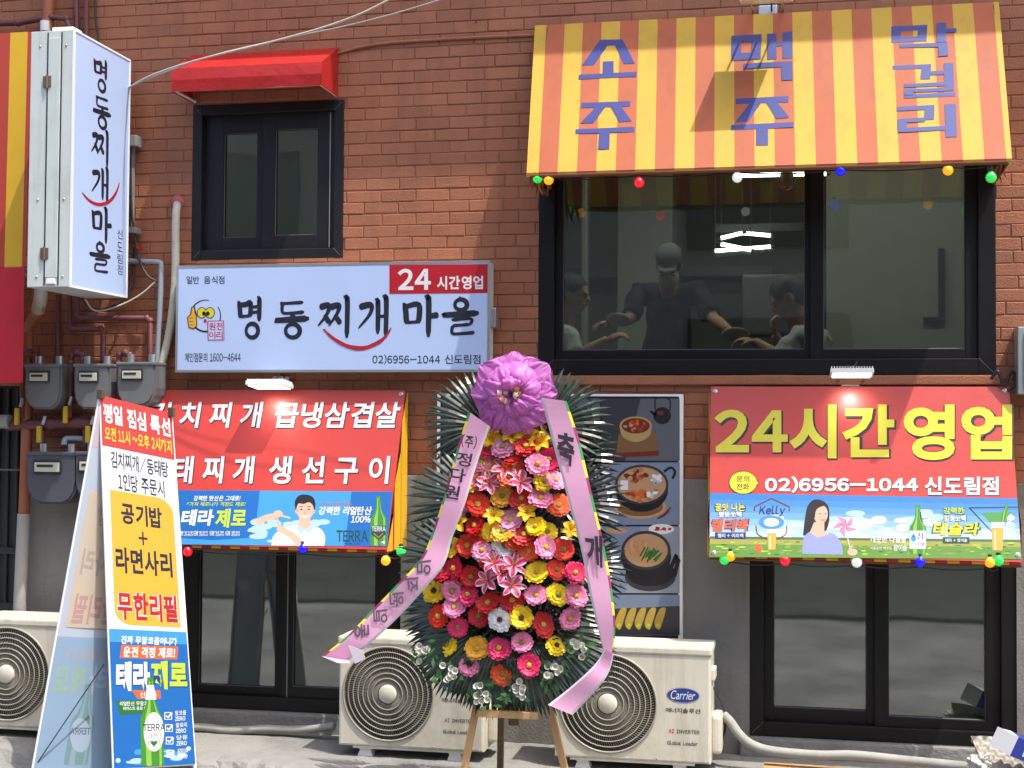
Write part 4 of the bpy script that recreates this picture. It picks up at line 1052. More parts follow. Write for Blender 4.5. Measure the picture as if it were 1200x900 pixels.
# ------------------------------------------------------------------ outdoor air conditioner units
M_ac = mat('cream_plastic', S(226, 221, 203, .80), .45, var=.04, vscale=3, dirt=(S(176, 160, 128, .7), .40, 3.5), streak=(S(150, 132, 104, .7), .40, 11))
M_acd = mat('fan_dark', S(52, 50, 46, .7), .5)
M_grl = mat('grille_wire', S(176, 170, 154, .75), .45)
def ac_unit(px0, px1, ybase, Yf, label, lean=0.0):
    x0 = P(px0, ybase - 60, Yf).x; x1 = P(px1, ybase - 60, Yf).x; w = x1 - x0; hgt = w * .715; d = .30
    zb = .08 + .055
    t = thing('air_conditioner_unit', label, 'air conditioner', ((x0 + x1) / 2, Yf + d / 2, .08), 'outdoor units along the wall')
    O = Vector((x0, Yf, zb))
    fx, fz, fr = w * .345, hgt * .50, w * .312
    mb = MB(); n = 48
    # front face with a round hole
    def edge(a):
        c, s_ = cos(a), sin(a)
        k = min(((w - .012 - fx) / c) if c > 1e-6 else ((fx - .012) / -c) if c < -1e-6 else 9, ((hgt - .012 - fz) / s_) if s_ > 1e-6 else ((fz - .012) / -s_) if s_ < -1e-6 else 9)
        return Vector((fx + c * k, 0, fz + s_ * k))
    angs = sorted([2 * pi * k / n for k in range(n)] + [math.atan2(b - fz, a - fx) % (2 * pi) for a in (.012, w - .012) for b in (.012, hgt - .012)])
    nn = len(angs)
    outer = [O + edge(a) for a in angs]; inner = [O + Vector((fx + fr * cos(a), 0, fz + fr * sin(a))) for a in angs]; deep = [p + Vector((0, .03, 0)) for p in inner]
    mb.add(outer + inner + deep, [(k, (k + 1) % nn, nn + (k + 1) % nn, nn + k) for k in range(nn)] + [(nn + k, nn + (k + 1) % nn, 2 * nn + (k + 1) % nn, 2 * nn + k) for k in range(nn)], M_ac)
    r_ = .012
    prof = [(0, r_), (r_ * .3, r_ * .3), (r_, 0)]
    loop = lambda y, e: [O + Vector((e, y, e)), O + Vector((w - e, y, e)), O + Vector((w - e, y, hgt - e)), O + Vector((e, y, hgt - e))]
    L_ = [loop(0, .012), loop(.0035, .0035), loop(.012, 0), loop(d, 0)]
    for a, b in zip(L_, L_[1:]): mb.add(a + b, [(i, (i + 1) % 4, 4 + (i + 1) % 4, 4 + i) for i in range(4)], M_ac)
    mb.add(L_[-1], [(0, 1, 2, 3)], M_ac)
    mb.box(O + Vector((-.006, -.006, hgt - .028)), O + Vector((w + .006, d + .006, hgt + .012)), M_ac, .010)       # lid
    mb.box(O + Vector((w - .002, .10, .03)), O + Vector((w + .05, .27, hgt * .40)), M_ac, .018)                       # valve cover
    mb.box(O + Vector((w - .002, .06, hgt * .72)), O + Vector((w + .018, .20, hgt * .82)), M_ac, .006)
    mb.box(O + Vector((w * .10, .005, -.012)), O + Vector((w * .9, .02, .002)), M_ac, .003)
    for sx, sz in ((.03, .02), (.97, .02), (.97, .98), (.66, .03)): mb.sphere(O + Vector((w * sx, -.001, hgt * sz)), .005, M_alu, 8, (1, .5, 1))
    mb.build('casing', t)
    C = O + Vector((fx, 0, fz))
    fan = MB(); fan.add([C + Vector((fr * cos(2 * pi * k / 32), .07, fr * sin(2 * pi * k / 32))) for k in range(32)], [tuple(range(32))], M_acd)
    for b in range(3):
        a0 = 2 * pi * b / 3 + .4 * px0; vs = []
        for i in range(7):
            rr = .25 * fr + .68 * fr * i / 6
            for j in range(4):
                a = a0 + (.25 + .55 * j / 3) + .25 * i / 6
                vs.append(C + Vector((rr * cos(a), .058 - .026 * j / 3, rr * sin(a))))
        fan.add(vs, [(i * 4 + j, i * 4 + j + 1, (i + 1) * 4 + j + 1, (i + 1) * 4 + j) for i in range(6) for j in range(3)], mat('fan_blade', S(96, 92, 84, .7), .5), True)
    fan.build('fan', t)
    gr = MB()
    for k in range(1, 8):
        rr = fr * (.22 + .78 * k / 7)
        gr.tube([C + Vector((rr * cos(2 * pi * i / 48), -.002 - .012 * (1 - (rr / fr) ** 2), rr * sin(2 * pi * i / 48))) for i in range(49)],   .0032 if k < 7 else .006, M_grl, 5, False)
    for k in range(110):
        a = 2 * pi * k / 110; pts = []
        for i in range(6):
            rr = fr * (.22 + .78 * i / 5); aa = a + .30 * i / 5
            pts.append(C + Vector((rr * cos(aa), .001 - .012 * (1 - (rr / fr) ** 2), rr * sin(aa))))
        gr.tube(pts, .0013, M_grl, 4, False)
    g_ = gr.build('grille', t)
    h_ = MB(); h_.lathe([(.0001, .022), (fr * .16, .021), (fr * .2, .014), (fr * .21, 0)], M_ac, Matrix.Translation(C) @ Matrix.Rotation(pi / 2, 4, 'X'), 28); h_.build('hub', g_)
    bx = w * .70
    lg = MB(); M_logo = mat('logo_blue', S(40, 66, 150, .8), .35)
    cx, cz = O.x + w * .825, O.z + hgt * .60; rx, rz = w * .105, hgt * .068
    for k, (s_, m, y) in enumerate(((1.0, M_alu, .0012), (.95, M_logo, .002))):
        lg.add([(cx + rx * s_ * cos(2 * pi * i / 32), Yf - y, cz + rz * (s_ if k == 0 else .9) * sin(2 * pi * i / 32)) for i in range(32)], [tuple(range(32))], m)
    vs, fs = glyphs('Carrier', .004, .28, wide=False)
    lg.add([(cx - rx * .74 + u * rx * 1.48, Yf - .003, cz + rz * .62 - v * rz * 1.15) for u, v in vs], fs, K_white); lg.build('logo', t)
    for s_, x_, z_, ww, hh, m in (('에너지솔루션', .715, .445, .22, .042, K_ink), ('AI', .735, .265, .035, .034, K_deepred), ('INVERTER', .785, .265, .145, .032, K_ink), ('Global Leader', .725, .16, .195, .036, K_ink)):
        l_ = MB(); ltext(l_, s_, (O.x + w * x_, Yf - .0012, O.z + hgt * z_), (1, 0, 0), (0, 0, 1), w * ww, hgt * hh, m, .012, .0); l_.build('lettering', t)
    for fx_ in (.18, .80):
        for fy in (.05, .25):
            f_ = MB(); c = O + Vector((w * fx_, fy, 0))
            f_.box(c + Vector((-.035, -.03, -.02)), c + Vector((.035, .03, .0)), M_white, .004)
            f_.prism([c + Vector((-.028, -.025, -.018)), c + Vector((.028, -.025, -.018)), c + Vector((.04, -.03, -.055)), c + Vector((-.04, -.03, -.055))], (0, .055, 0), M_white); f_.build('foot', t)
    return t
ac_unit(-46, 113, 856, -.52, 'cream outdoor air conditioner half cut off by the left edge behind the leaning board')
ac_unit(397, 567, 870, -.52, 'cream outdoor air conditioner in front of the lower left window, left of the wreath')
ac_unit(650, 833, 884, -.52, 'cream outdoor air conditioner below the food photo panel, right of the wreath')

# ------------------------------------------------------------------ hoses and pipes
M_hose = mat('pale_hose', S(206, 202, 186, .8), .6, var=.06, vscale=8, dirt=(S(150, 140, 120, .7), .5, 9))
M_hoseg = mat('grey_hose', S(172, 172, 164, .72), .75, var=.10, vscale=8, dirt=(S(118, 114, 104, .7), .6, 5))
M_maroon = mat('maroon_pipe', S(112, 62, 66, .8), .5, var=.12, vscale=10)
M_grayp = mat('blue_grey_pvc', S(150, 160, 172, .8), .45, var=.05)
M_brownp = mat('brown_pipe', S(172, 100, 68, .8), .55, var=.10, vscale=6)
M_cable_w = mat('white_cable', S(214, 206, 190, .8), .5)
M_cable_b = mat('black_cable', (.02, .02, .022), .5)
M_valve = mat('yellow_valve', S(206, 170, 40, .8), .45)

def pipe(name, pts, r, m, label, cat, n=10, k=5, extra=None, parts=()):
    o = MB()
    pp = smooth_path(pts, k) if k > 1 else [Vector(p) for p in pts]
    o.tube(pp, r, m, n)
    if extra: extra(o)
    c = pp[0]
    if parts:
        t = thing(name, label, cat, c); o.build('pipe', t)
        for nm, f in parts: x = MB(); f(x); x.build(nm, t)
        return t
    return tag(o.build(name, None, c), label, cat)

pipe('drain_hose', [P(208, 238, 0), P(207, 244, -.05), P(206, 262, -.06), P(205, 330, -.05), P(199, 385, -.05), P(190, 425, -.06), P(181, 455, -.06), P(170, 520, -.05), P(168, 620, -.05)], .023, M_hose, 'cream drain hose hanging from a hole in the brick left of the small window', 'hose',
     parts=(('wall_collar', lambda x: x.lathe([(.0, .03), (.03, .03), (.04, .015), (.045, 0)], mat('pink_sealant', S(176, 96, 92, .8), .7, bump=.4, bscale=40), Matrix.Translation(P(208, 237, -.001)) @ Matrix.Rotation(pi / 2, 4, 'X'), 14)),))
pipe('conduit', [P(150, 306, -.05), P(184, 307, -.06), P(188, 309, -.06), P(189, 314, -.06), P(187, 370, -.06), P(183, 440, -.06), P(182, 480, -.06)], .016, M_grayp, 'blue grey plastic conduit bending down beside the cream drain hose', 'pipe', k=3)
pipe('downpipe', [P(57, -30, -.06), P(56, 35, -.06)], .035, M_brownp, 'short brown downpipe above the projecting light box sign', 'pipe', k=1, parts=(('joint', lambda x: x.tube([P(53, 25, -.08), P(53, 37, -.08)], .03, M_white, 12)),))
pipe('downpipe', [P(48, 338, -.30), P(47.5, 352, -.28), P(45, 364, -.22), P(35, 380, -.12), P(33, 396, -.09), P(32, 470, -.09), P(30.5, 540, -.09), P(28, 606, -.09)], .034, M_brownp, 'brown drain pipe with a white elbow coming down under the projecting sign', 'pipe',
     parts=(('elbow', lambda x: x.tube(smooth_path([P(48, 336, -.30), P(47.5, 350, -.285), P(44.5, 363, -.225)], 4), .039, M_hose, 12)), ('grey_length', lambda x: x.tube([P(28, 602, -.095), P(22, 735, -.095), P(19, 840, -.095)], .038, mat('grey_pvc', S(176, 174, 168, .8), .55, var=.06), 12)),
            *[('clamp', (lambda y: lambda x: x.tube([P(31.5, y, -.09), P(31.4, y + 4, -.09)], .037, M_brownp, 12))(y)) for y in (408, 430, 452)]))
pipe('hose', [P(848, 838, -.30), P(856, 846, -.32), P(866, 860, -.34), P(880, 872, -.35), P(905, 880, -.36), P(960, 885, -.38), P(1000, 885, -.38), P(1060, 891, -.38), P(1120, 897, -.40), P(1200, 905, -.42), P(1300, 915, -.42)], .024, M_hoseg, 'grey insulated hose running along the pavement from the right outdoor unit', 'hose')
pipe('hose', [P(150, 856, -.20), P(228, 852, -.16), P(270, 856, -.16), P(310, 854, -.16), P(350, 855, -.16), P(392, 851, -.2)], .022, M_hoseg, 'grey hose lying under the lower left window sill', 'hose')
pipe('cable', [P(836, 805, -.30), P(843, 818, -.30), P(849, 835, -.3), P(850, 852, -.3), P(846, 870, -.3)], .006, M_cable_b, 'thin black cable hanging beside the right outdoor unit', 'cable')
pipe('cable', [P(390, 64, -.004), P(440, 52, -.006), P(520, 46, -.006), P(627, 41, -.006), P(700, 38, -.006)], .009, M_brick, 'brick coloured cable painted onto the wall beside the red awning', 'cable', k=3)
pipe('overhead_cable', [P(146, 106, -.12), P(178, 88, -.35), P(240, 68, -.5), P(330, 46, -.62), P(400, 25, -.7), P(455, 0, -.75), P(560, -60, -.8)], .0055, M_cable_w, 'thick cream cable rising steeply from the projecting sign over the red awning', 'cable')
pipe('overhead_cable', [P(146, 105, -.12), P(170, 94, -.3), P(250, 65, -.5), P(340, 44, -.6), P(420, 27, -.66), P(515, 0, -.7), P(640, -45, -.8)], .004, mat('grey_cable', S(176, 176, 166, .8), .5), 'thinner grey cable running lower and flatter over the red awning', 'cable')
pipe('cable', [P(112, -20, -.02), P(112, 20, -.02), P(115, 45, -.02), P(118, 80, -.02)], .006, M_cable_b, 'black cable dropping down the brick behind the projecting sign', 'cable')
pipe('cable', [P(96, 350, -.3), P(108, 362, -.2), P(125, 362, -.12), P(142, 352, -.08), P(155, 330, -.05), P(157, 290, -.04)], .008, M_cable_b, 'loop of black cable sagging under the projecting sign', 'cable')
pipe('cable', [P(100, 351, -.32), P(112, 364, -.2), P(140, 358, -.1), P(165, 345, -.08), P(182, 330, -.08)], .005, M_cable_w, 'thin white cable sagging from the projecting sign to the conduit', 'cable')
pipe('cable', [P(153, 170, -.06), P(154, 240, -.06), P(158, 275, -.06), P(162, 300, -.07), P(172, 322, -.08), P(184, 330, -.08)], .007, M_cable_b, 'black wire bundle on the brick beside the sign bracket', 'cable', parts=(('clip', lambda x: x.box(P(160, 292, -.10), P(167, 288, -.04), K_deepred, .003)), ('clip', lambda x: x.box(P(150, 273, -.10), P(166, 268, -.02), M_steel, .003)), ('bracket_rail', lambda x: x.box(P(153, 270, -.05), P(159, 168, -.01), M_steel, .003)), ('bracket_plate', lambda x: x.box(P(151, 171, -.10), P(167, 161, -.02), M_steel, .004))))

# gas meters and the maroon pipework that feeds them
def gas_pipes():
    t = thing('gas_pipework', 'maroon gas pipes branching to the five grey meters', 'pipe', P(70, 500, -.1))
    runs = [([(-20, 80/4 + 8), (84/4, 27), (60, 20), (78, 22), (81, 32)], .018, -.07), ([(89, -20), (90, 40)], .016, -.04), ([(101, -20), (101, 45)], .016, -.04),
            ([(8, 498), (60, 497), (118, 496), (160, 498)], .035, -.10), ([(26, 490), (27, 425), (28, 416), (34, 413), (41, 416), (42, 428)], .017, -.12), ([(82, 490), (83, 425), (84, 416), (90, 413), (96, 416), (97, 428)], .017, -.12), ([(138, 490), (139, 425), (140, 416), (146, 413), (152, 416), (152, 426)], .017, -.12),
            ([(68, 345), (67, 428)], .016, -.06), ([(81, 345), (82, 383), (85, 386), (118, 386), (121, 389), (121, 428)], .017, -.07), ([(90, 345), (91, 370), (95, 373), (172, 373), (176, 376), (176, 428)], .017, -.07),
            ([(49, 503), (49, 520)], .016, -.12), ([(100, 503), (100, 525)], .016, -.12)]
    for pts, r, Y in runs:
        mb = MB(); mb.tube([P(x, y, Y) for x, y in pts], r, M_maroon, 10)
        for x, y in pts[1:-1]: mb.sphere(P(x, y, Y), r * 1.22, M_maroon, 10)
        mb.build('pipe', t)
    for x, y in ((20, 487), (77, 485), (46, 508), (103, 508)):
        mb = MB(); c = P(x, y, -.16); mb.box(c + Vector((-.014, -.012, -.055)), c + Vector((.014, .012, .045)), M_valve, .008); mb.tube([c + Vector((.01, .02, .05)), c + Vector((.02, .03, .10))], .012, M_alu, 8); mb.build('valve', t)
    mb = MB(); mb.tube([P(-25, 494, -.12), P(12, 494, -.12)], .042, M_hoseg, 12); mb.build('grey_stub', t)
gas_pipes()
M_meter = mat('meter_grey', S(120, 121, 122, .75), .5, var=.10, vscale=6)
M_meter2 = mat('meter_dark_grey', S(84, 88, 96, .75), .5, var=.10, vscale=6)
def meter(cx, y0, y1, w, m, label, wx):
    Y = -.22
    a, b = P(cx - w / 2, y0, Y), P(cx + w / 2, y1, Y)
    t = thing('gas_meter', label, 'gas meter', ((a.x + b.x) / 2, -.12, b.z), 'gas meters on the left wall')
    mb = MB(); W = b.x - a.x; H = a.z - b.z
    out = [(0, 1), (1, 1), (1, .42), (.97, .25), (.88, .1), (.72, .01), (.28, .01), (.12, .1), (.03, .25), (0, .42)]
    bm = bmesh.new(); fr_ = [bm.verts.new((a.x + W * u, Y, b.z + H * v)) for u, v in out]; f = bm.faces.new(fr_)
    r = bmesh.ops.extrude_face_region(bm, geom=[f]); bmesh.ops.translate(bm, vec=(0, .15, 0), verts=[v for v in r['geom'] if isinstance(v, bmesh.types.BMVert)])
    bmesh.ops.bevel(bm, geom=[e for e in bm.edges if abs(e.verts[0].co.y - Y) < 1e-5 and abs(e.verts[1].co.y - Y) < 1e-5], offset=.012, segments=2, affect='EDGES')
    bmesh.ops.recalc_face_normals(bm, faces=bm.faces[:]); mb.bm(bm, m)
    mb.box((a.x - .004, Y - .006, a.z - H * .06), (b.x + .004, -.06, a.z + .004), m, .006)
    mb.build('body', t)
    d_ = MB(); x0 = a.x + W * wx
    d_.box((x0, Y - .012, a.z - H * .40), (x0 + W * .55, Y + .005, a.z - H * .14), M_dark, .004); d_.box((x0 + W * .03, Y - .016, a.z - H * .37), (x0 + W * .52, Y - .008, a.z - H * .19), mat('dial_plate', S(206, 204, 186, .8), .4), .003)
    d_.box((x0 + W * .08, Y - .018, a.z - H * .28), (x0 + W * .40, Y - .0155, a.z - H * .23), M_dark); d_.build('display', t)
    for u in (.22, .78):
        c_ = MB(); c_.tube([(a.x + W * u, Y + .07, a.z), (a.x + W * u, Y + .07, a.z + .05)], .022, M_alu, 12); c_.build('connector', t)
meter(50, 427, 480, 42, M_meter, 'grey gas meter at the left end of the upper row', .14)
meter(107, 427, 480, 41, M_meter, 'grey gas meter in the middle of the upper row', .16)
meter(159, 425, 476, 44, M_meter, 'grey gas meter at the right end of the upper row beside the cream hose', .14)
meter(60, 530, 592, 58, M_meter2, 'large dark grey gas meter alone below the maroon main pipe', .16)
meter(116, 530, 588, 58, M_meter2, 'dark grey gas meter mostly hidden behind the leaning board', .1)
mb = MB(); mb.tube(smooth_path([P(75, 522, -.13), P(76, 516, -.12), P(82, 514, -.11), P(104, 515, -.11)], 4), .018, M_grayp, 10); tag(mb.build('conduit', None, P(90, 515, -.1)), 'short grey elbow pipe above the large dark gas meter', 'pipe')

# ------------------------------------------------------------------ food photo panel on the wall behind the wreath
def food_panel():
    Y = -.075; pl = wallplane(Y - .0012)
    a, b = P(510, 746, Y), P(800.5, 462, Y)
    t = thing('menu_panel', 'tall grey panel of food photos with white edges behind the wreath', 'poster', ((a.x + b.x) / 2, Y, a.z))
    mb = MB(); mb.box((a.x, Y, a.z), (b.x, -.02, b.z), M_white, .003); mb.box((a.x + .02, Y - .001, a.z + .01), (b.x - .022, Y + .002, b.z - .012), INK('panel_dark', 34, 34, 40)); mb.build('board', t)
    g1 = INK('photo_slate', 108, 111, 120); g2 = INK('photo_blue', 140, 156, 184); g3 = INK('photo_grey', 164, 172, 186); g0 = INK('photo_shade', 66, 66, 72)
    pot = INK('pot_black', 34, 34, 38); brass = INK('brass', 200, 170, 110); stew = INK('stew', 170, 70, 40); stew2 = INK('stew_dark', 130, 50, 34); tan = INK('tan', 214, 170, 124); wood = INK('board_wood', 140, 104, 66)
    rng = random.Random(12)
    def blobs(mb, cx, cy, rx, ry, n, cols, h, r0, r1):
        for k in range(n):
            an = rng.random() * 2 * pi; q = math.sqrt(rng.random())
            x, y = cx + rx * q * cos(an), cy + ry * q * sin(an); rr = rng.uniform(r0, r1)
            pts = [(x + rr * rng.uniform(.7, 1.2) * cos(2 * pi * i / 7), y + rr * rng.uniform(.5, .9) * sin(2 * pi * i / 7)) for i in range(7)]
            mb.poly(pl, pts, rng.choice(cols), h + k * .00004)
    def bg(x0, y0, x1, y1, m, m2=None):
        mb = MB(); mb.poly(pl, Q(x0, y0, x1, y1), m, .001)
        if m2: mb.poly(pl, [(x0, y0), (x0 + (x1 - x0) * .5, y0), (x0 + (x1 - x0) * .3, y1), (x0, y1)], m2, .0015)
        return mb
    for (x0, x1) in ((519, 610), (612, 703), (705, 796.5)):
        mb = bg(x0, 467, x1, 540, g1, g0); o = x0 - 705
        mb.poly(pl, [(725 + o, 508), (768 + o, 506), (772 + o, 528), (722 + o, 531)], wood, .002); mb.poly(pl, [(722 + o, 531), (772 + o, 528), (772 + o, 534), (722 + o, 536)], stew2, .002)
        mb.poly(pl, smooth2([(726 + o, 500), (730 + o, 512), (745 + o, 518), (760 + o, 512), (764 + o, 500)], 4), brass, .0026); mb.ell(pl, 745 + o, 499, 19, 11, brass, .003); mb.ell(pl, 745 + o, 499, 16.5, 9, stew2, .0034)
        blobs(mb, 745 + o, 499, 13, 6.5, 34, [stew, stew, K_orange, tan, stew2], .0036, 1.6, 3.2)
        mb.ell(pl, 776 + o, 487, 10.5, 10, pot, .003); mb.poly(pl, [(766 + o, 487), (761 + o, 482), (764 + o, 481), (770 + o, 486)], pot, .003); mb.line(pl, smooth2([(768 + o, 480), (768 + o, 468), (776 + o, 466), (785 + o, 469), (785 + o, 481)], 4), 1.5, pot, .003); mb.ell(pl, 774 + o, 484, 4, 2.4, stew2, .0036)
        mb.build('food_photo', t)
        mb = bg(x0, 542, x1, 615, g2)
        mb.ell(pl, 750 + o, 594, 31, 14, tan, .0016); mb.ell(pl, 750 + o, 594, 27, 11, wood, .002)
        mb.ell(pl, 752 + o, 574, 31, 26, pot, .0026); mb.ell(pl, 752 + o, 568, 31.5, 23.5, g0, .003); mb.ell(pl, 752 + o, 568, 28.5, 20.5, tan, .0034)
        mb.line(pl, smooth2([(778 + o, 553), (786 + o, 548), (791 + o, 553), (788 + o, 561)], 4), 3, pot, .003); mb.line(pl, smooth2([(724 + o, 577), (717 + o, 578), (716 + o, 586), (724 + o, 586)], 4), 3, pot, .003)
        blobs(mb, 746 + o, 557, 12, 7, 26, [stew, INK('chicken', 206, 132, 80), tan, stew2], .0038, 2.4, 4.5); blobs(mb, 748 + o, 581, 14, 6, 24, [K_orange, INK('carrot', 226, 120, 60), K_orange, stew], .005, 2.4, 4.5)
        mb.poly(pl, Q(727, 563, 736, 574) if o == 0 else Q(727 + o, 563, 736 + o, 574), K_white, .0064)
        blobs(mb, 769 + o, 562, 6, 7, 14, [K_white, K_white, K_grass2, K_pale], .0066, 2, 3.6); blobs(mb, 766 + o, 578, 7, 5, 14, [K_white, tan, K_pale, INK('shroom', 150, 130, 110)], .0072, 2, 3.4)
        mb.line(pl, smooth2([(770 + o, 608), (780 + o, 602), (786 + o, 594)], 4), [1, 2, 3, 3, 3, 3, 2, 2, 1], stew2, .003)
        mb.build('food_photo', t)
        mb = bg(x0, 617, x1, 695, g3, g2)
        mb.ell(pl, 775 + o, 620, 15, 6, K_white, .0016, 20); blobs(mb, 776 + o, 620, 9, 2.5, 8, [K_deepred, stew], .002, 1.5, 2.6); mb.ell(pl, 722 + o, 622, 14, 3.5, tan, .0016, 16)
        mb.ell(pl, 762 + o, 676, 30, 17, g0, .002); mb.ell(pl, 762 + o, 671, 29, 16, pot, .0024); mb.line(pl, [(785 + o, 668), (793 + o, 650), (795 + o, 656), (790 + o, 676)], 5, pot, .0022); mb.ell(pl, 757 + o, 652, 29.5, 26, pot, .003)
        mb.ell(pl, 757 + o, 645, 29, 23, g0, .0034); mb.ell(pl, 757 + o, 645, 25.5, 19.5, tan, .0038)
        for k in range(9): mb.line(pl, smooth2([(738 + o + k * 3, 634 + rng.uniform(-3, 3)), (736 + o + k * 3.6, 640), (740 + o + k * 3.2, 648 + rng.uniform(-2, 5))], 3), 2.6, rng.choice([INK('noodle', 224, 184, 140), INK('prawn', 226, 150, 116), tan]), .0042 + k * .0002)
        for k in range(12): mb.line(pl, [(750 + o + k * 1.6, 655 + rng.uniform(-4, 4)), (756 + o + k * 1.8, 645 + rng.uniform(-4, 4))], 1.8, rng.choice([K_green, INK('chive', 90, 150, 60)]), .0062 + k * .0001)
        mb.build('food_photo', t)
        mb = bg(x0, 697, x1, 744.5, g2); mb.poly(pl, [(x0, 714), (x1, 710), (x1, 744), (x0, 744)], g0, .0018)
        for k in range(5):
            x = 727 + o + k * 11.5
            mb.poly(pl, smooth2([(x - 5, 735), (x - 6, 728), (x, 714), (x + 6, 712), (x + 7, 716), (x + 2, 733), (x - 1, 738), (x - 5, 735)], 3), INK('egg_roll', 220, 186, 80), .0024 + .0003 * k); mb.poly(pl, [(x - 5, 734), (x - 1, 736), (x + 1, 732), (x - 2, 730)], K_yellow, .0027 + .0003 * k)
        mb.build('food_photo', t)
food_panel()

# ------------------------------------------------------------------ leaning A-board
def proj(p):
    v = CROT.transposed() @ (Vector(p) - EYE)
    return (600 + F_PX * v.x / -v.z, 450 - F_PX * v.y / -v.z)
def on_z(px, py, z): d = ray(px, py); return EYE + d * ((z - EYE.z) / d.z)
def a_board():
    a, tl = R(42), R(7)
    br = on_z(229, 895, .07)
    pl = Plane(br, (sin(a) * cos(tl), -cos(a) * cos(tl), sin(tl)))
    pxq = [(118, 463), (201, 484), (229, 895), (134, 901)]
    TL, TR, BR, BL = [pl.at(*p) for p in pxq]
    bl2 = on_z(38, 908, .06); br2 = bl2 + (BR - BL)
    t = thing('sandwich_board', 'white and red A-board with lunch special lettering and a green bottle advert', 'sign board', ((BL + BR + bl2 + br2) / 4).xy.to_3d())
    M_wv = mat('board_vinyl', S(238, 240, 246, .78), .35, var=.02, trans=.12)
    mb = MB(); n = pl.n
    mb.prism([TL, TR, BR, BL], -n * .004, M_wv); mb.build('front_panel', t)
    pn = (TR - TL).cross(bl2 - TL).normalized(); rp = Plane(TL + (TR - TL) * 0, pn)
    M_rv = mat('board_back_vinyl', S(214, 224, 236, .80), .4, var=.02, trans=.35)
    mb = MB(); mb.prism([TL, TR, br2, bl2], -rp.n * .004, M_rv); mb.build('rear_panel', t)
    fr = MB()
    for p, q in ((TL, BL), (TR, BR), (BL, BR)): fr.tube([p - n * .012, q - n * .012], .009, M_white, 8)
    for p, q in ((TL, bl2), (TR, br2), (bl2, br2)): fr.tube([p - rp.n * .012, q - rp.n * .012], .009, M_white, 8)
    for p in (BL, BR, bl2, br2): fr.tube([p - n * .012, Vector((p.x, p.y, .0)) - n * .012 * Vector((1, 1, 0)).length * 0], .009, M_white, 8)
    fr.build('frame', t)
    for p in (TL, TR):
        c_ = MB(); c_.box(p + Vector((-.016, -.016, -.02)), p + Vector((.016, .016, .03)), mat('clip_bronze', S(104, 90, 74), .4, metal=.5), .004); c_.build('clip', t)
    b_ = MB(); b_.tube([pl.at(122, 778, -.05), (bl2 + br2) / 2 * .12 + bl2 * .88 + Vector((0, 0, .06))], .003, M_cable_b, 6); b_.build('stay_rod', t)
    qf = lambda u0, v0, u1, v1: [bil(pxq, u0, v0), bil(pxq, u1, v0), bil(pxq, u1, v1), bil(pxq, u0, v1)]
    h = .002
    W = Words(t)
    def pane(name, q, m, hh=h):
        mb = MB(); mb.poly(pl, q, m, hh); return mb.build(name, t)
    pane('red_header', qf(0, 0, 1, .134), INK('board_red', 214, 66, 60))
    W.text(pl, '평일 점심 특선', qf(.03, .018, .97, .071), K_white, h + .001, .035); W.text(pl, '오전 11시 ~오후 2시까지', qf(.04, .08, .97, .118), K_yellow, h + .001, .02)
    W.text(pl, '김치찌개/동태탕', qf(.11, .143, .90, .19), K_ink, h, .012); W.text(pl, '1인당 주문시', qf(.20, .20, .83, .247), K_ink, h, .012)
    def arc(cx, cy, rx, ry, a0, a1): return [(cx + rx * cos(R(a0 + (a1 - a0) * k / 8)), cy - ry * sin(R(a0 + (a1 - a0) * k / 8))) for k in range(9)]
    rr = [(.08, .25)] + arc(.71, .292, .22, .042, 90, 0) + [(.93, .612)] + arc(.30, .57, .22, .042, 270, 180)
    pane('amber_box', [bil(pxq, u, v) for u, v in rr], K_amber)
    U = (K_black, .012, .3, 0); UW = (K_white, .03, 0, .01)
    W.text(pl, '공기밥', qf(.22, .279, .77, .337), K_ink, h + .0012, .03); W.text(pl, '+', qf(.44, .352, .56, .39), K_ink, h + .001, .03, wide=False) if False else W.text(pl, '+', qf(.44, .352, .56, .39), K_ink, h + .001, .03)
    W.text(pl, '라면사리', qf(.12, .402, .87, .472), K_ink, h + .0012, .03); W.text(pl, '무한리필', qf(.12, .522, .90, .60), K_deepred, h + .0014, .035, under=UW)
    pane('blue_advert', qf(0, .625, 1, 1), K_blue)
    mb = MB(); rng = random.Random(6)
    mb.poly(pl, qf(0, .625, 1, .66), K_sky, h + .0004); mb.build('sky_strip', t); mb = MB()
    for k in range(16): x, y = bil(pxq, rng.uniform(.05, .95), rng.uniform(.955, .99)); mb.ell(pl, x, y, rng.uniform(5, 11) if 145 < x < 214 else 3, rng.uniform(2, 4), K_pale if k % 2 else K_sky, h + .0004 + k * .00005, 10)
    mb.build('advert_clouds', t); mb = MB()
    bq = qf(.12, .667, .88, .703); mb.poly(pl, [(bq[0][0] + 3, bq[0][1]), bq[1], (bq[2][0] - 2, bq[2][1]), bq[3]], K_orange, h + .0014)
    mb.build('caption_strip', t); mb = MB()
    tq = qf(.29, .79, .62, .813); mb.poly(pl, [(tq[0][0] - 3, tq[0][1]), tq[1], tq[2], (tq[3][0] + 3, tq[3][1])], K_orange, h + .001)
    mb.build('caption_strip', t); mb = MB()
    gq = qf(.07, .815, .56, .85); mb.poly(pl, [(gq[0][0] - 2, gq[0][1] + 1), gq[1], gq[2], (gq[3][0] + 3, gq[3][1] + 3)], K_green, h + .0012)
    mb.build('caption_strip', t)
    W.text(pl, '진짜 무알코올이니까', qf(.15, .642, .87, .664), K_white, h + .002, .03, .15); W.text(pl, '운전 걱정 제로!', qf(.17, .671, .84, .7), K_white, h + .0024, .03, .15)
    UB = (K_navy, .02, .8, .01)
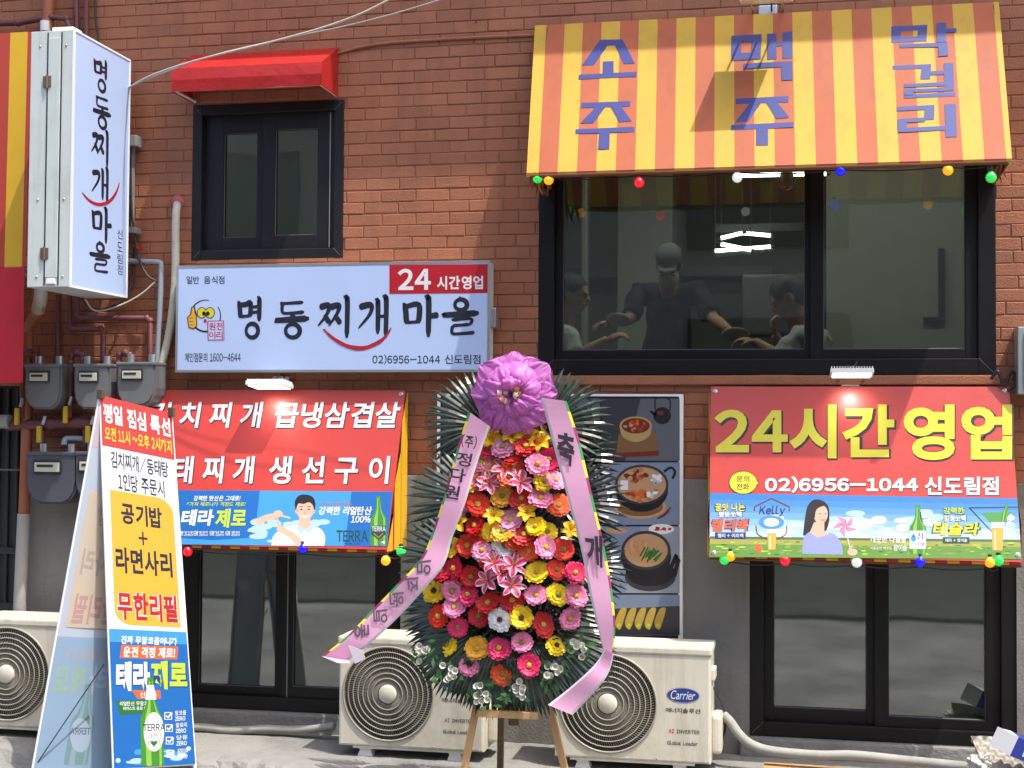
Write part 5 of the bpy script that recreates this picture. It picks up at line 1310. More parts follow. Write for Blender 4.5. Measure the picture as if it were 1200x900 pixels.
    W.text(pl, '테라', qf(.06, .712, .50, .792), K_white, h + .0024, .05, .08, under=UB); W.text(pl, '제로', qf(.50, .708, .97, .788), K_lime, h + .0024, .05, .08, under=UB)
    W.text(pl, '신제품', qf(.36, .794, .57, .81), K_white, h + .0016, .01); W.text(pl, '리얼탄산 무알코올', qf(.1, .82, .50, .832), K_white, h + .0018, .01); W.text(pl, '테이스트 음료 0.00', qf(.14, .834, .48, .844), K_white, h + .0018, .01)
    bx, by0 = bil(pxq, .50, .755); _, by1 = bil(pxq, .5, .999)
    mb = MB(); bottle(mb, pl, bx, by0, by1, 27, h + .003, K_glow, K_glow2, 3); cx, cy = bil(pxq, .50, .905)
    mb.ell(pl, cx + 1, cy, 12, 23, K_white, h + .0042); mb.poly(pl, [(bx - 3.5, by0 + 9), (bx + 4, by0 + 9), (bx + 7, by0 + 26), (bx - 6, by0 + 26)], K_white, h + .0042)
    mb.poly(pl, [(cx - 4, cy + 11), (cx + 6, cy + 11), (cx + 1, cy + 18)], K_green, h + .0046); mb.build('bottle_picture', t)
    W.text(pl, 'TERRA', Q(cx - 12, cy - 9, cx + 14, cy - 1, -.02), K_black, h + .005, .02); W.text(pl, 'ZERO', Q(cx - 6, cy + 2, cx + 9, cy + 7, -.02), K_black, h + .005, .0); W.text(pl, '000', Q(cx - 6, cy + 9, cx + 8, cy + 15, -.02), K_green, h + .005, .0)
    for v, s_ in ((.862, '알코올'), (.896, '칼로리'), (.931, '당류'), (.968, '감미료')):
        x, y = bil(pxq, .70, v); checks(t, pl, [(x, y)], 4, h + .002, K_white)
        W.text(pl, s_, Q(x + 8, y - 6, x + 21, y - .5, -.06), K_white, h + .002, .01); W.text(pl, 'ZERO', Q(x + 8, y + 1, x + 20, y + 6, -.06), K_white, h + .002, .02)
    # print showing faintly and reversed through the rear panel
    rq = [proj(v) for v in (TL, TR, br2, bl2)]
    rf = lambda u0, v0, u1, v1: [bil(rq, u0, v0), bil(rq, u1, v0), bil(rq, u1, v1), bil(rq, u0, v1)]
    G = lambda n, r, g_, b: mat('faded_' + n, S(r, g_, b, .8), .45, trans=.35)
    mb = MB(); mb.poly(rp, rf(.0, .0, 1, .134), G('red', 232, 212, 216), .002); mb.poly(rp, rf(.08, .25, .95, .61), G('amber', 232, 216, 194), .002); mb.poly(rp, rf(0, .635, 1, 1), G('blue', 168, 198, 226), .002); mb.build('faded_print', t)
    for s_, q, m in (('라면사리', rf(.14, .40, .9, .47), G('ink', 200, 192, 182)), ('무한리필', rf(.14, .52, .9, .60), G('ruby', 222, 176, 172)), ('공기밥', rf(.24, .28, .78, .337), G('ink', 176, 168, 156)), ('테라', rf(.5, .71, .94, .79), G('white', 196, 216, 234)), ('제로', rf(.04, .71, .48, .79), G('lime', 178, 208, 186)), ('무알코올이니까', rf(.15, .665, .87, .70), G('orange', 200, 196, 200))):
        W.text(rp, s_, q, m, .003, .03, mirror=True)
    bx, by0 = bil(rq, .5, .76); bx1, by1 = bil(rq, .5, .98); mb = MB(); bottle(mb, rp, bx, by0, by1, 28, .003, G('bottle', 140, 180, 186), G('bottle2', 168, 200, 208), bx1 - bx); cx, cy = bil(rq, .5, .9); mb.ell(rp, cx, cy, 12, 20, G('white', 196, 216, 234), .004); mb.build('bottle_picture', t)
    W.text(rp, 'TERRA', Q(cx - 12, cy - 9, cx + 12, cy - 1), G('ink2', 110, 130, 150), .005, .02, mirror=True)
a_board()

# ------------------------------------------------------------------ floodlights
M_led = mat('led_face', (.9, .9, .82), .3, emit=2.2)
def floodlight(cx, cy, wpx, Y, dep, label, lit=True, wallz=None, tilt=-6):
    c = P(cx, cy, Y); w = wpx / 232
    t = thing('floodlight', label, 'floodlight', c, 'floodlights')
    M = Matrix.Translation(c) @ Matrix.Rotation(R(tilt), 4, 'X')
    mb = MB(); mb.box((-w / 2, -dep / 2, -.012), (w / 2, dep / 2, .012), M_white, .004, M)
    n = 16
    for i in range(n): x = -w / 2 + w * (i + .5) / n; mb.box((x - .0022, -dep / 2 + .01, .011), (x + .0022, dep / 2 - .01, .024), M_white, 0, M)
    mb.build('housing', t)
    mb = MB(); mb.box((-w / 2 + .012, -dep / 2 + .012, -.0155), (w / 2 - .012, dep / 2 - .012, -.0115), M_led if lit else M_glassy, .001, M); mb.build('lens', t)
    mb = MB(); wz = wallz if wallz is not None else c.z - .05
    for sx in (-.3, .3): mb.tube([c + Vector((w * sx, dep * .2, 0)), Vector((c.x + w * sx, -.05, wz)), Vector((c.x + w * sx, 0, wz))], .006, M_alu, 6)
    mb.box((c.x - .05, -.03, wz - .03), (c.x + .05, .0, wz + .03), M_alu, .006)
    mb.build('bracket', t)
    mb = MB(); mb.tube(smooth_path([c + Vector((.0, dep * .4, .02)), c + Vector((.03, dep * .5, .06)), Vector((c.x + .02, -.03, c.z + .05)), Vector((c.x + .06, -.012, c.z - .02))], 5), .005, M_cable_b, 6); mb.build('cable', t)
    if lit:
        ld = bpy.data.lights.new('floodlight_lamp', 'SPOT'); ld.energy = 1.7; ld.spot_size = R(120); ld.spot_blend = .9; ld.shadow_soft_size = .03; ld.color = (1, .96, .88)
        lo = bpy.data.objects.new('floodlight_lamp', ld); COL.objects.link(lo); lo.parent = t
        lo.location = (0, .02, -.03); lo.rotation_euler = (R(14), 0, 0)
M_glassy = mat('lamp_glass', S(222, 222, 214), .2)
floodlight(316, 451, 51, -.20, .17, 'white floodlight above the red food banner at the lower left', True, P(316, 447, -.01).z)
floodlight(998, 437, 50, -.20, .17, 'white floodlight under the wide window above the red 24 hour banner', True, P(998, 447, -.01).z)
floodlight(898, -2, 62, -.42, .26, 'white floodlight at the top edge above the striped awning', False, P(890, 14, -.01).z, 12)

# ------------------------------------------------------------------ strings of coloured bulbs
def bulb_mat(n, r, g_, b): return mat('bulb_' + n, S(r, g_, b, .9), .25, emit=.35, coat=.5)
BM = {'green': bulb_mat('green', 40, 205, 80), 'amber': bulb_mat('amber', 250, 170, 20), 'red': bulb_mat('red', 240, 20, 40), 'white': bulb_mat('white', 206, 216, 206), 'blue': bulb_mat('blue', 14, 14, 235)}
_globe = None
def light_string(bulbs, Y, zhook, label, ends):
    pts = [P(x, y, Y) for _, x, y in bulbs]
    t = thing('light_string', label, 'string lights', pts[len(pts) // 2], 'strings of coloured bulbs')
    mb = MB(); hooks = [Vector((p.x, Y + .008, zhook(p.x) - .004)) for p in pts]
    path = []
    hk = sorted(hooks, key=lambda v: v.x)
    for a, b in zip(hk, hk[1:]):
        path += [a.lerp(b, k / 6) + Vector((0, .01, -.012 * sin(pi * k / 6))) for k in range(6)]
    path.append(hk[-1]); mb.tube(path, .0035, M_cable_b, 5); mb.build('wire', t)
    for (c, x, y), p, hkp in zip(bulbs, pts, hooks):
        g_ = MB(); r = .0265
        g_.lathe([(.0001, -r), (r * .5, -r * .87), (r * .87, -r * .5), (r, 0), (r * .87, r * .5), (r * .55, r * .86), (r * .42, r * 1.1)], BM[c], Matrix.Translation(p), 16)
        b = g_.build('bulb', t)
        s_ = MB(); s_.tube([p + Vector((0, 0, r * .95)), Vector((p.x, p.y, max(p.z + r * 1.5, hkp.z)))], [.013, .011], M_dark, 8); s_.build('socket', b)
_, aTL, aTR, aBR, aBL = AW
light_string([('green', 630, 209), ('amber', 643, 211), ('red', 749, 214), ('white', 864, 208), ('blue', 985, 200), ('amber', 1111, 199.5), ('green', 1161.5, 208)], -.495, lambda x: aBL.z - .02, 'coloured bulbs strung under the big yellow and orange awning', None)
_z = P(300, 641, -.4).z - .03
light_string([('red', 220, 646.5), ('blue', 355, 643), ('amber', 452, 657), ('green', 470, 646)], -.385, lambda x: _z, 'coloured bulbs strung under the red food banner at the left', None)
_z2 = P(1000, 655, -.4).z - .03
light_string([('amber', 856, 652), ('green', 849, 656), ('red', 920, 657), ('white', 1004, 659), ('blue', 1078, 658.5), ('green', 1170, 657), ('amber', 1160, 659)], -.385, lambda x: _z2, 'coloured bulbs strung under the red 24 hour banner at the right', None)

# ------------------------------------------------------------------ congratulation wreath on its easel
def wreath():
    Y0 = -1.10
    t = thing('flower_wreath', 'tall congratulation wreath of gerberas with pink bow and printed pink ribbons', 'wreath', on_z(600, 960, 0).xy.to_3d())
    WPn = lambda x, y, Y: P(x, y, Y)
    rng = random.Random(42)
    M_leaf = [mat('fan_leaf', S(46, 66, 52, .75), .22, var=.12, vscale=30, spec=.7), mat('fan_leaf_deep', S(24, 34, 30, .75), .22, var=.12, vscale=30, spec=.8)]
    M_back = mat('foliage_dark', S(30, 40, 32, .75), .5, var=.2, vscale=20)
    M_wood = mat('easel_wood', S(206, 164, 112, .75), .55, var=.12, vscale=6, stretch=(6, 6, .8), bump=.15, bscale=40); M_woodd = mat('easel_wood_dark', S(120, 92, 66, .75), .6, var=.12, vscale=8)
    # easel
    def beam(a, b, w, d, m):
        mb = MB(); a = Vector(a); b = Vector(b); z = (b - a).normalized(); x = Vector((1, 0, 0)); y = z.cross(x).normalized(); x = y.cross(z)
        M = Matrix((x, y, z)).transposed().to_4x4(); M.translation = a
        mb.box((-w / 2, -d / 2, 0), (w / 2, d / 2, (b - a).length), m, .003, M); return mb
    top = P(602, 640, -.98)
    for bot in (on_z(535, 948, 0), on_z(672, 945, 0)):
        tp = P(585 if bot.x < top.x else 612, 690, -1.0); beam(bot, tp, .034, .022, M_wood).build('leg', t)
    beam(on_z(586, 925, 0), P(590, 640, -.96), .032, .022, M_woodd).build('leg', t)
    a, b = P(560, 834, -1.12), P(630, 841, -1.12); mb = MB(); mb.box((a.x, -1.13, (a.z + b.z) / 2 - .016), (b.x, -1.10, (a.z + b.z) / 2 + .016), M_wood, .003); mb.build('crossbar', t)
    beam(P(602, 850, -.99), P(602, 520, -.99), .05, .02, M_woodd).build('upright', t)
    # palm fans
    def fan(px, py, ang, spread, Lpx, Y, n=19, flare=.06, mi=0):
        c = P(px, py, Y); L = Lpx / 250.0; mb = MB()
        for k in range(n):
            f = k / (n - 1) - .5
            a = R(ang + f * spread) + rng.uniform(-.02, .02)
            l = L * (1 - .16 * (2 * f) ** 2) * rng.uniform(.97, 1.02)
            d = Vector((cos(a), 0, sin(a))); pe = Vector((-sin(a), 0, cos(a))); w = .0125 * (L / .34) ** .5
            vs = []; m_ = 7
            for i in range(m_ + 1):
                s_ = i / m_; wd = w * (.35 + 1.6 * s_ * (1 - s_) * 1.6) * (1 if i < m_ else .05)
                if s_ > .85: wd *= (1 - s_) / .15 * .8 + .2
                p = c + d * (l * (.06 + .94 * s_)) + Vector((0, -flare * sin(s_ * 2.2) + .05 * s_ * s_ + .004 * (k % 2), -.03 * s_ ** 3))
                vs += [p - pe * wd + Vector((0, .005, 0)), p + Vector((0, -.003, 0)), p + pe * wd + Vector((0, .005, 0))]
            mb.add(vs, [(i * 3 + j, i * 3 + j + 1, (i + 1) * 3 + j + 1, (i + 1) * 3 + j) for i in range(m_) for j in range(2)], M_leaf[mi], False)
        mb.build('palm_leaf', t)
    for a in ((572, 500, 150, 130, 86, -1.02), (636, 502, 30, 130, 88, -1.02), (640, 540, 8, 100, 92, -1.0), (566, 590, 172, 120, 98, -1.04), (655, 590, 8, 120, 84, -1.04), (556, 660, 165, 110, 98, -1.06), (668, 662, 2, 110, 72, -1.06)):
        fan(*a, mi=1 if rng.random() < .5 else 0)
    for a in ((560, 712, 188, 100, 98, -1.09), (566, 735, 222, 95, 98, -1.10), (585, 740, 258, 85, 98, -1.11), (615, 742, 283, 85, 96, -1.11), (634, 735, 318, 95, 98, -1.10), (645, 712, 350, 90, 74, -1.09)):
        fan(*a, n=27, flare=.04)
    for k in range(9):
        fan(rng.uniform(570, 640), rng.uniform(540, 740), rng.uniform(0, 360), 200, 62, -1.12, n=17, flare=.03, mi=1)
    # dark backing foliage
    mb = MB()
    c = [P(604 + 88 * cos(a) * (1 - .28 * (sin(a) > 0) * sin(a)), 640 - 150 * sin(a), -1.06) for a in [2 * pi * k / 40 for k in range(40)]]
    mb.prism(c, (0, .015, 0), M_back)
    for k in range(700):
        a = rng.random() * 2 * pi; q = math.sqrt(rng.random()); x = 604 + 84 * q * cos(a) * (1 - .25 * max(0, sin(a))); y = 640 - 146 * q * sin(a)
        p = P(x, y, -1.075 - rng.random() * .07); d = Vector((rng.gauss(0, 1), -.35, rng.gauss(0, 1))).normalized(); pe = d.cross(Vector((rng.gauss(0, .4), -1, rng.gauss(0, .4)))).normalized(); l = rng.uniform(.025, .06)
        mb.add([p, p + d * l * .5 + pe * l * .16, p + d * l, p + d * l * .5 - pe * l * .16], [(0, 1, 2, 3)], M_back if k % 3 else M_leaf[0])
    mb.build('backing_foliage', t)
    # flowers
    PC = {'red': (205, 26, 30), 'crimson': (214, 30, 70), 'magenta': (228, 48, 110), 'pink': (246, 150, 190), 'mauve': (224, 150, 186), 'orange': (236, 92, 34), 'scarlet': (232, 60, 34), 'yellow': (248, 218, 30), 'gold': (240, 180, 50), 'white': (240, 238, 240)}
    PM = {k: mat('petal_' + k, S(*v, .98), .5, var=.10, vscale=60, trans=.27, island=.12) for k, v in PC.items()}
    M_cy = mat('flower_eye_yellow', S(222, 186, 60, .8), .8, bump=.8, bscale=400); M_cd = mat('flower_eye_dark', S(60, 44, 30, .8), .8, bump=.8, bscale=400); M_cg = mat('flower_eye_green', S(150, 150, 60, .8), .8, bump=.8, bscale=400)
    meshes = {}
    def gerbera_mesh(col, eye, cup):
        key = (col, eye, cup)
        if key in meshes: return meshes[key]
        r2 = random.Random(hash(col) % 99 if False else len(meshes) + 3); mb = MB()
        for ring, (n, r0, r1, h0, h1) in enumerate(((17, .010, .050, .0, .006 + cup), (15, .009, .042, .003, .013 + cup), (13, .008, .026, .006, .013))):
            for k in range(n):
                a = 2 * pi * (k + .5 * ring) / n + r2.uniform(-.06, .06); rr = r1 * r2.uniform(.92, 1.05); w = 2 * pi * rr / n * .54
                d = Vector((cos(a), sin(a), 0)); pe = Vector((-sin(a), cos(a), 0)); dz = r2.uniform(-.002, .003)
                prof = ((0, .35, 0), (.35, .8, .25), (.7, 1.0, .75), (.92, .75, 1), (1.0, .25, .98)); vs = []
                for f, wf, hf in prof:
                    p = d * (r0 + (rr - r0) * f) + Vector((0, 0, h0 + (h1 - h0) * hf + dz * f - .004 * f * f))
                    vs += [p - pe * w * wf + Vector((0, 0, .0012)), p, p + pe * w * wf + Vector((0, 0, .0012))]
                mb.add(vs, [(i * 3 + j, i * 3 + j + 1, (i + 1) * 3 + j + 1, (i + 1) * 3 + j) for i in range(4) for j in range(2)], PM[col], True)
        em = {'y': M_cy, 'd': M_cd, 'g': M_cg}[eye]
        mb.lathe([(.0115, .005), (.010, .012), (.006, .0145), (.0001, .0145)], em, n=12)
        for k in range(26):
            a = r2.random() * 2 * pi; q = .011 * r2.random() ** .4; mb.sphere((q * cos(a), q * sin(a), .0125), .0016, em if k % 3 else PM['gold'], 5)
        o = mb.build('gerbera'); me = o.data; bpy.data.objects.remove(o); meshes[key] = me; return me
    base = root_loc(t)
    def place(me, name, px, py, sc=1.0, tilt=(0, 0), dY=0.0):
        rx, ry = (px - 604) / 95, (py - 640) / 165
        Y = -1.205 + .075 * (rx * rx + ry * ry) + dY + rng.uniform(-.018, .018)
        p = P(px, py, Y)
        o = bpy.data.objects.new(name, me); COL.objects.link(o); o.parent = t; o.location = p - base
        d = Vector((.45 * rx + .14 + rng.gauss(0, .24) + tilt[0], -1, -.15 * ry + .42 + rng.gauss(0, .22) + tilt[1])).normalized()
        o.rotation_mode = 'QUATERNION'; o.rotation_quaternion = d.to_track_quat('Z', 'Y') @ Quaternion((0, 0, 1), rng.random() * 6.28)
        o.scale = [sc * rng.uniform(.86, 1.1), sc * rng.uniform(.86, 1.1), sc * rng.uniform(.7, 1.5)]
        return o
    A = [('mauve', 560, 468), ('red', 660, 465), ('yellow', 500, 540), ('red', 600, 498), ('scarlet', 605, 545), ('pink', 710, 545), ('yellow', 738, 615), ('orange', 585, 595), ('yellow', 415, 615), ('gold', 555, 682), ('red', 640, 690), ('pink', 725, 692), ('orange', 805, 720), ('pink', 375, 715), ('scarlet', 450, 715), ('magenta', 765, 520), ('pink', 470, 530), ('mauve', 595, 785), ('crimson', 500, 470),
         ('red', 440, 812), ('scarlet', 470, 852), ('yellow', 515, 838), ('red', 650, 852), ('yellow', 708, 818), ('yellow', 757, 838), ('magenta', 470, 620), ('pink', 790, 610)]
    B = [('yellow', 330, 155), ('scarlet', 405, 150), ('mauve', 470, 170), ('white', 565, 147), ('orange', 672, 172), ('pink', 745, 155), ('scarlet', 825, 165), ('crimson', 288, 262), ('crimson', 350, 248), ('red', 420, 285), ('scarlet', 500, 205), ('yellow', 710, 265), ('scarlet', 795, 252), ('magenta', 876, 270), ('yellow', 260, 350), ('pink', 340, 345), ('magenta', 408, 366), ('pink', 348, 418), ('red', 455, 455), ('red', 495, 400), ('white', 548, 472), ('yellow', 640, 465), ('red', 600, 388), ('pink', 706, 366), ('yellow', 800, 362), ('pink', 880, 370), ('scarlet', 278, 458), ('magenta', 362, 506), ('red', 737, 495), ('pink', 855, 468), ('yellow', 318, 580), ('gold', 448, 600), ('magenta', 543, 602), ('pink', 645, 575), ('yellow', 792, 588), ('pink', 415, 673), ('orange', 557, 712), ('magenta', 675, 674), ('orange', 612, 118), ('gold', 560, 90)]
    for L_, oy in ((A, 400), (B, 600)):
        for i, (c_, x, y) in enumerate(L_):
            eye = 'd' if (c_, x) in (('white', 548), ('yellow', 640), ('pink', 415), ('yellow', 260), ('yellow', 792)) else ('y' if i % 3 else 'g')
            place(gerbera_mesh(c_, eye, .004 if i % 2 else -.002), 'gerbera', 440 + x / 3.75, oy + y / 3.75, 1.17)
    def lily_mesh(c1, c2, key, ln=.062):
        if key in meshes: return meshes[key]
        mb = MB(); r2 = random.Random(len(meshes))
        for k in range(6):
            a = 2 * pi * k / 6; d = Vector((cos(a), sin(a), 0)); pe = Vector((-sin(a), cos(a), 0)); wide = 1.15 if k % 2 else .85
            vs = []; m_ = 6
            for i in range(m_ + 1):
                s_ = i / m_; w = .017 * wide * sin(pi * (.08 + .9 * s_)) ** .8 * (1 if i < m_ else .1)
                p = d * (.004 + ln * s_) + Vector((0, 0, -.012 + .045 * s_ - .038 * s_ ** 3 + .003 * (k % 2)))
                vs += [p - pe * w + Vector((0, 0, .004)), p - pe * w * .55 + Vector((0, 0, .001)), p - Vector((0, 0, .002)), p + pe * w * .55 + Vector((0, 0, .001)), p + pe * w + Vector((0, 0, .004))]
            for i in range(m_):
                for j in range(4):
                    mb.add([vs[i * 5 + j], vs[i * 5 + j + 1], vs[(i + 1) * 5 + j + 1], vs[(i + 1) * 5 + j]], [(0, 1, 2, 3)], c2 if (j in (0, 3) or i == m_ - 1) else c1, True)
        for k in range(6):
            a = 2 * pi * (k + .5) / 6; q = Vector((.014 * cos(a), .014 * sin(a), .04)); mb.tube([(0, 0, -.008), q], .0012, PM['gold'], 5); mb.sphere(q, .003, mat('anther', S(150, 80, 40), .7), 6, (1, 1, 2))
        o = mb.build('lily'); me = o.data; bpy.data.objects.remove(o); meshes[key] = me; return me
    PLa = mat('lily_pink', S(232, 70, 120, .8), .45, trans=.2, var=.08, vscale=60); PLb = mat('lily_edge', S(246, 196, 214, .8), .45, trans=.2)
    lp = lily_mesh(PLa, PLb, 'lp'); ly = lily_mesh(PM['yellow'], PM['gold'], 'ly', .055)
    for x, y in ((520, 222), (610, 232), (492, 300), (602, 322), (560, 265)): place(lp, 'lily', 440 + x / 3.75, 600 + y / 3.75, 1.05, dY=-.03)
    for x, y in ((500, 620), (640, 618), (570, 555), (450, 600)): place(lp, 'lily', 440 + x / 3.75, 400 + y / 3.75, 1.0, dY=-.025)
    for x, y in ((510, 425), (600, 412), (722, 442), (668, 405), (520, 762), (665, 748), (360, 795), (858, 828), (640, 415)): place(ly, 'lily', 440 + x / 3.75, 400 + y / 3.75, .95, dY=-.01)
    # white filler blossoms with small leaves
    M_wp = mat('white_blossom', S(240, 242, 236, .8), .5, trans=.2); M_gl = mat('fresh_leaf', S(70, 130, 62, .75), .5, var=.15, vscale=30, trans=.15)
    for x, y in ((212, 620), (322, 708), (468, 800), (620, 782), (780, 712), (893, 612)):
        mb = MB(); px, py = 440 + x / 3.75, 600 + y / 3.75; Yb = -1.17
        for k in range(8):
            c = P(px + rng.uniform(-9, 9), py + rng.uniform(-11, 11), Yb + rng.uniform(-.02, .02)); M = Matrix.Translation(c) @ Vector((rng.uniform(-.6, .6), -1, rng.uniform(-.2, .7))).to_track_quat('Z', 'Y').to_matrix().to_4x4()
            mb.lathe([(.0005, -.012), (.008, -.008), (.011, .002), (.014, .009), (.0165, .012)], M_wp, M, 10); mb.sphere(M @ Vector((0, 0, .0)), .004, PM['yellow'], 6)
        for k in range(16):
            p = P(px + rng.uniform(-14, 14), py + rng.uniform(-16, 14), Yb + .02); d = Vector((rng.gauss(0, 1), -.4, rng.gauss(0, 1))).normalized(); pe = d.cross(Vector((0, -1, .2))).normalized(); l = rng.uniform(.03, .055)
            mb.add([p, p + d * l * .5 + pe * l * .2, p + d * l, p + d * l * .5 - pe * l * .2], [(0, 1, 2, 3)], M_gl)
        mb.build('white_blossoms', t)
    # gathered bow of thin violet-pink cloth
    M_bow = mat('bow_cloth', S(236, 142, 226, .90), .4, var=.06, vscale=24, trans=.45, bump=.15, bscale=160)
    C = P(603, 462, -1.18); mb = MB()
    def loop_(ang, ln, wd, lift, seed):
        """one puffed loop of cloth, gathered at the knot"""
        d = Vector((cos(ang), 0, sin(ang))); pe = Vector((-sin(ang), 0, cos(ang))); nu, nv = 26, 20; vs = []
        for i in range(nu + 1):
            u = i / nu
            w = wd * (.10 + .90 * sin(pi * min(1, .06 + .74 * u)) ** .8) * (1 if u < .8 else (1 - ((u - .8) / .2) ** 2 * .55))
            for j in range(nv + 1):
                v = 2 * j / nv - 1
                q = d * (ln * (u - .06 * v * v * u)) + pe * (w * v)
                puff = lift * sin(pi * min(1, u * .92 + .03)) * (1 - .55 * v * v)
                cr = .020 * (1 - .35 * u) * u ** .5 * (abs(noise.noise((v * 4.2 + seed, u * 1.3, seed * 2.1))) - .3) * 2 + .008 * noise.noise((v * 9, u * 6 + seed, seed)) + .010 * sin(v * 9 + seed) * (1 - u)
                vs.append(C + q + Vector((0, -(puff + cr) - .012, 0)))
        mb.add(vs, [(i * (nv + 1) + j, i * (nv + 1) + j + 1, (i + 1) * (nv + 1) + j + 1, (i + 1) * (nv + 1) + j) for i in range(nu) for j in range(nv)], M_bow, True)
    for k, (ad, ln, wd, lf) in enumerate(((90, .20, .115, .030), (40, .215, .10, .034), (140, .212, .10, .032), (2, .205, .095, .026), (178, .208, .095, .028), (322, .205, .085, .030), (218, .202, .085, .030), (292, .20, .06, .024), (262, .195, .065, .026), (240, .20, .05, .036),
                                          (66, .165, .085, .085), (116, .160, .085, .080), (24, .150, .07, .078), (156, .152, .07, .082), (338, .135, .06, .075), (204, .138, .06, .070), (272, .125, .055, .065), (92, .10, .06, .11), (310, .13, .045, .085))):
        loop_(R(ad), ln, wd, lf, 3.1 * k)
    bow = mb.build('bow', t)
    mb = MB(); M_kn = [mat('curl_cream', S(246, 226, 196, .8), .5, trans=.2), mat('curl_salmon', S(232, 150, 120, .8), .5, trans=.2), mat('curl_rose', S(200, 90, 130, .8), .5, trans=.2)]
    for k in range(15):
        a = 2 * pi * k / 15 * 2.4; q = .02 + .035 * rng.random(); c = C + Vector((q * 1.35 * cos(a), -.055 - .03 * rng.random(), q * sin(a) - .002)); ax = Vector((cos(a), -.5, sin(a))).normalized(); s1 = ax.orthogonal().normalized(); s2 = ax.cross(s1); w = .011
        vs = []
        for i in range(9):
            b = 2 * pi * i / 8 * .9; p = c + s1 * .015 * cos(b) + s2 * .015 * sin(b); vs += [p - ax * w, p + ax * w]
        mb.add(vs, [(2 * i, 2 * i + 1, 2 * i + 3, 2 * i + 2) for i in range(8)], M_kn[k % 3 if k % 4 else 0], True)
    mb.build('curled_knot', bow)
    # long ribbons
    M_rb = mat('ribbon_pink', S(246, 190, 224, .88), .4, var=.03, vscale=8, trans=.25); M_rw = mat('ribbon_edge', S(242, 236, 244, .80), .42, trans=.25)
    BG = [mat('border_green', S(60, 150, 80, .8), .5), mat('border_yellow', S(236, 220, 60, .8), .5), mat('border_wine', S(150, 50, 90, .8), .5)]
    def ribbon(Lp, Rp, Y, border_side, wave=.006):
        L_ = smooth2(Lp, 6); R_ = smooth2(Rp, 6); n = len(L_); mb = MB()
        cuts = [0, .10, .90, 1] ; rows = []
        for i in range(n):
            y = Y + wave * (1 - cos(i * .42 + Y * 9)); row = []
            for f in cuts: row.append(P(L_[i][0] + (R_[i][0] - L_[i][0]) * f, L_[i][1] + (R_[i][1] - L_[i][1]) * f, y + (.006 if f in (0, 1) else 0)))
            rows.append(row)
        for i in range(n - 1):
            for j in range(3):
                m = M_rb if j == 1 else M_rw
                if (j == 2 and border_side > 0) or (j == 0 and border_side < 0): m = BG[(i // 2) % 3]
                mb.add([rows[i][j], rows[i][j + 1], rows[i + 1][j + 1], rows[i + 1][j]], [(0, 1, 2, 3)], m, True)
                e = Vector((0, .002, 0)); mb.add([rows[i][j] + e, rows[i + 1][j] + e, rows[i + 1][j + 1] + e, rows[i][j + 1] + e], [(0, 1, 2, 3)], m, True)
        return mb.build('ribbon', t)
    YR = -1.275
    r1 = ribbon([(634, 466), (648, 520), (664, 580), (680, 640), (690, 690), (700, 735), (708, 766)], [(664, 470), (680, 520), (694, 580), (708, 640), (717, 690), (721, 735), (718, 768)], YR, 1)
    ribbon([(709, 760), (700, 775), (688, 788), (665, 808), (642, 826)], [(719, 766), (715, 784), (706, 800), (690, 818), (671, 838)], YR - .02, 0)
    r2 = ribbon([(549, 482), (536, 525), (522, 575), (508, 620), (493, 655), (466, 684), (436, 715), (408, 744), (377, 769)], [(574, 500), (560, 540), (545, 590), (530, 630), (520, 662), (494, 694), (466, 724), (436, 752), (408, 774)], YR, -1)
    mb = MB(); mb.prism([P(377, 769, YR - .002), P(408, 774, YR - .002), P(410, 777, YR - .05), P(396, 777, YR - .06)], (0, .002, 0), M_rb); mb.prism([P(408, 756, YR - .012), P(425, 762, YR - .012), P(428, 772, YR - .012), P(416, 778, YR - .012)], (0, .002, 0), M_rw); mb.build('ribbon_end', t)
    pl = wallplane(YR - .0015); K_r = INK('ribbon_ink', 66, 60, 74)
    def word(par, s_, q, bold=.035, m=K_r, mirror=False):
        mb = MB(); ptext(mb, pl, s_, q, m, .002, bold, 0, mirror=mirror); mb.build('lettering', par)
    word(r1, '축', [(651, 505), (675, 510), (671, 548), (655, 540)]); word(r1, '개', [(683, 626), (706, 628), (706, 666), (690, 660)])
    for s_, x, y in (('(주)', 551, 517), ('정', 545, 538), ('다', 538, 556), ('원', 531, 576)): word(r2, s_, [(x - 9, y - 9), (x + 9, y - 6), (x + 6, y + 10), (x - 11, y + 7)], .02)
    for s_, x, y in (('임', 497, 665), ('직', 482, 685), ('원', 465, 702), ('일', 446, 722), ('동', 424, 739)): word(r2, s_, [(x + 8, y - 9), (x + 9, y + 7), (x - 8, y + 10), (x - 9, y - 7)], .02, INK('ribbon_ink_faint', 120, 106, 124), True)
wreath()

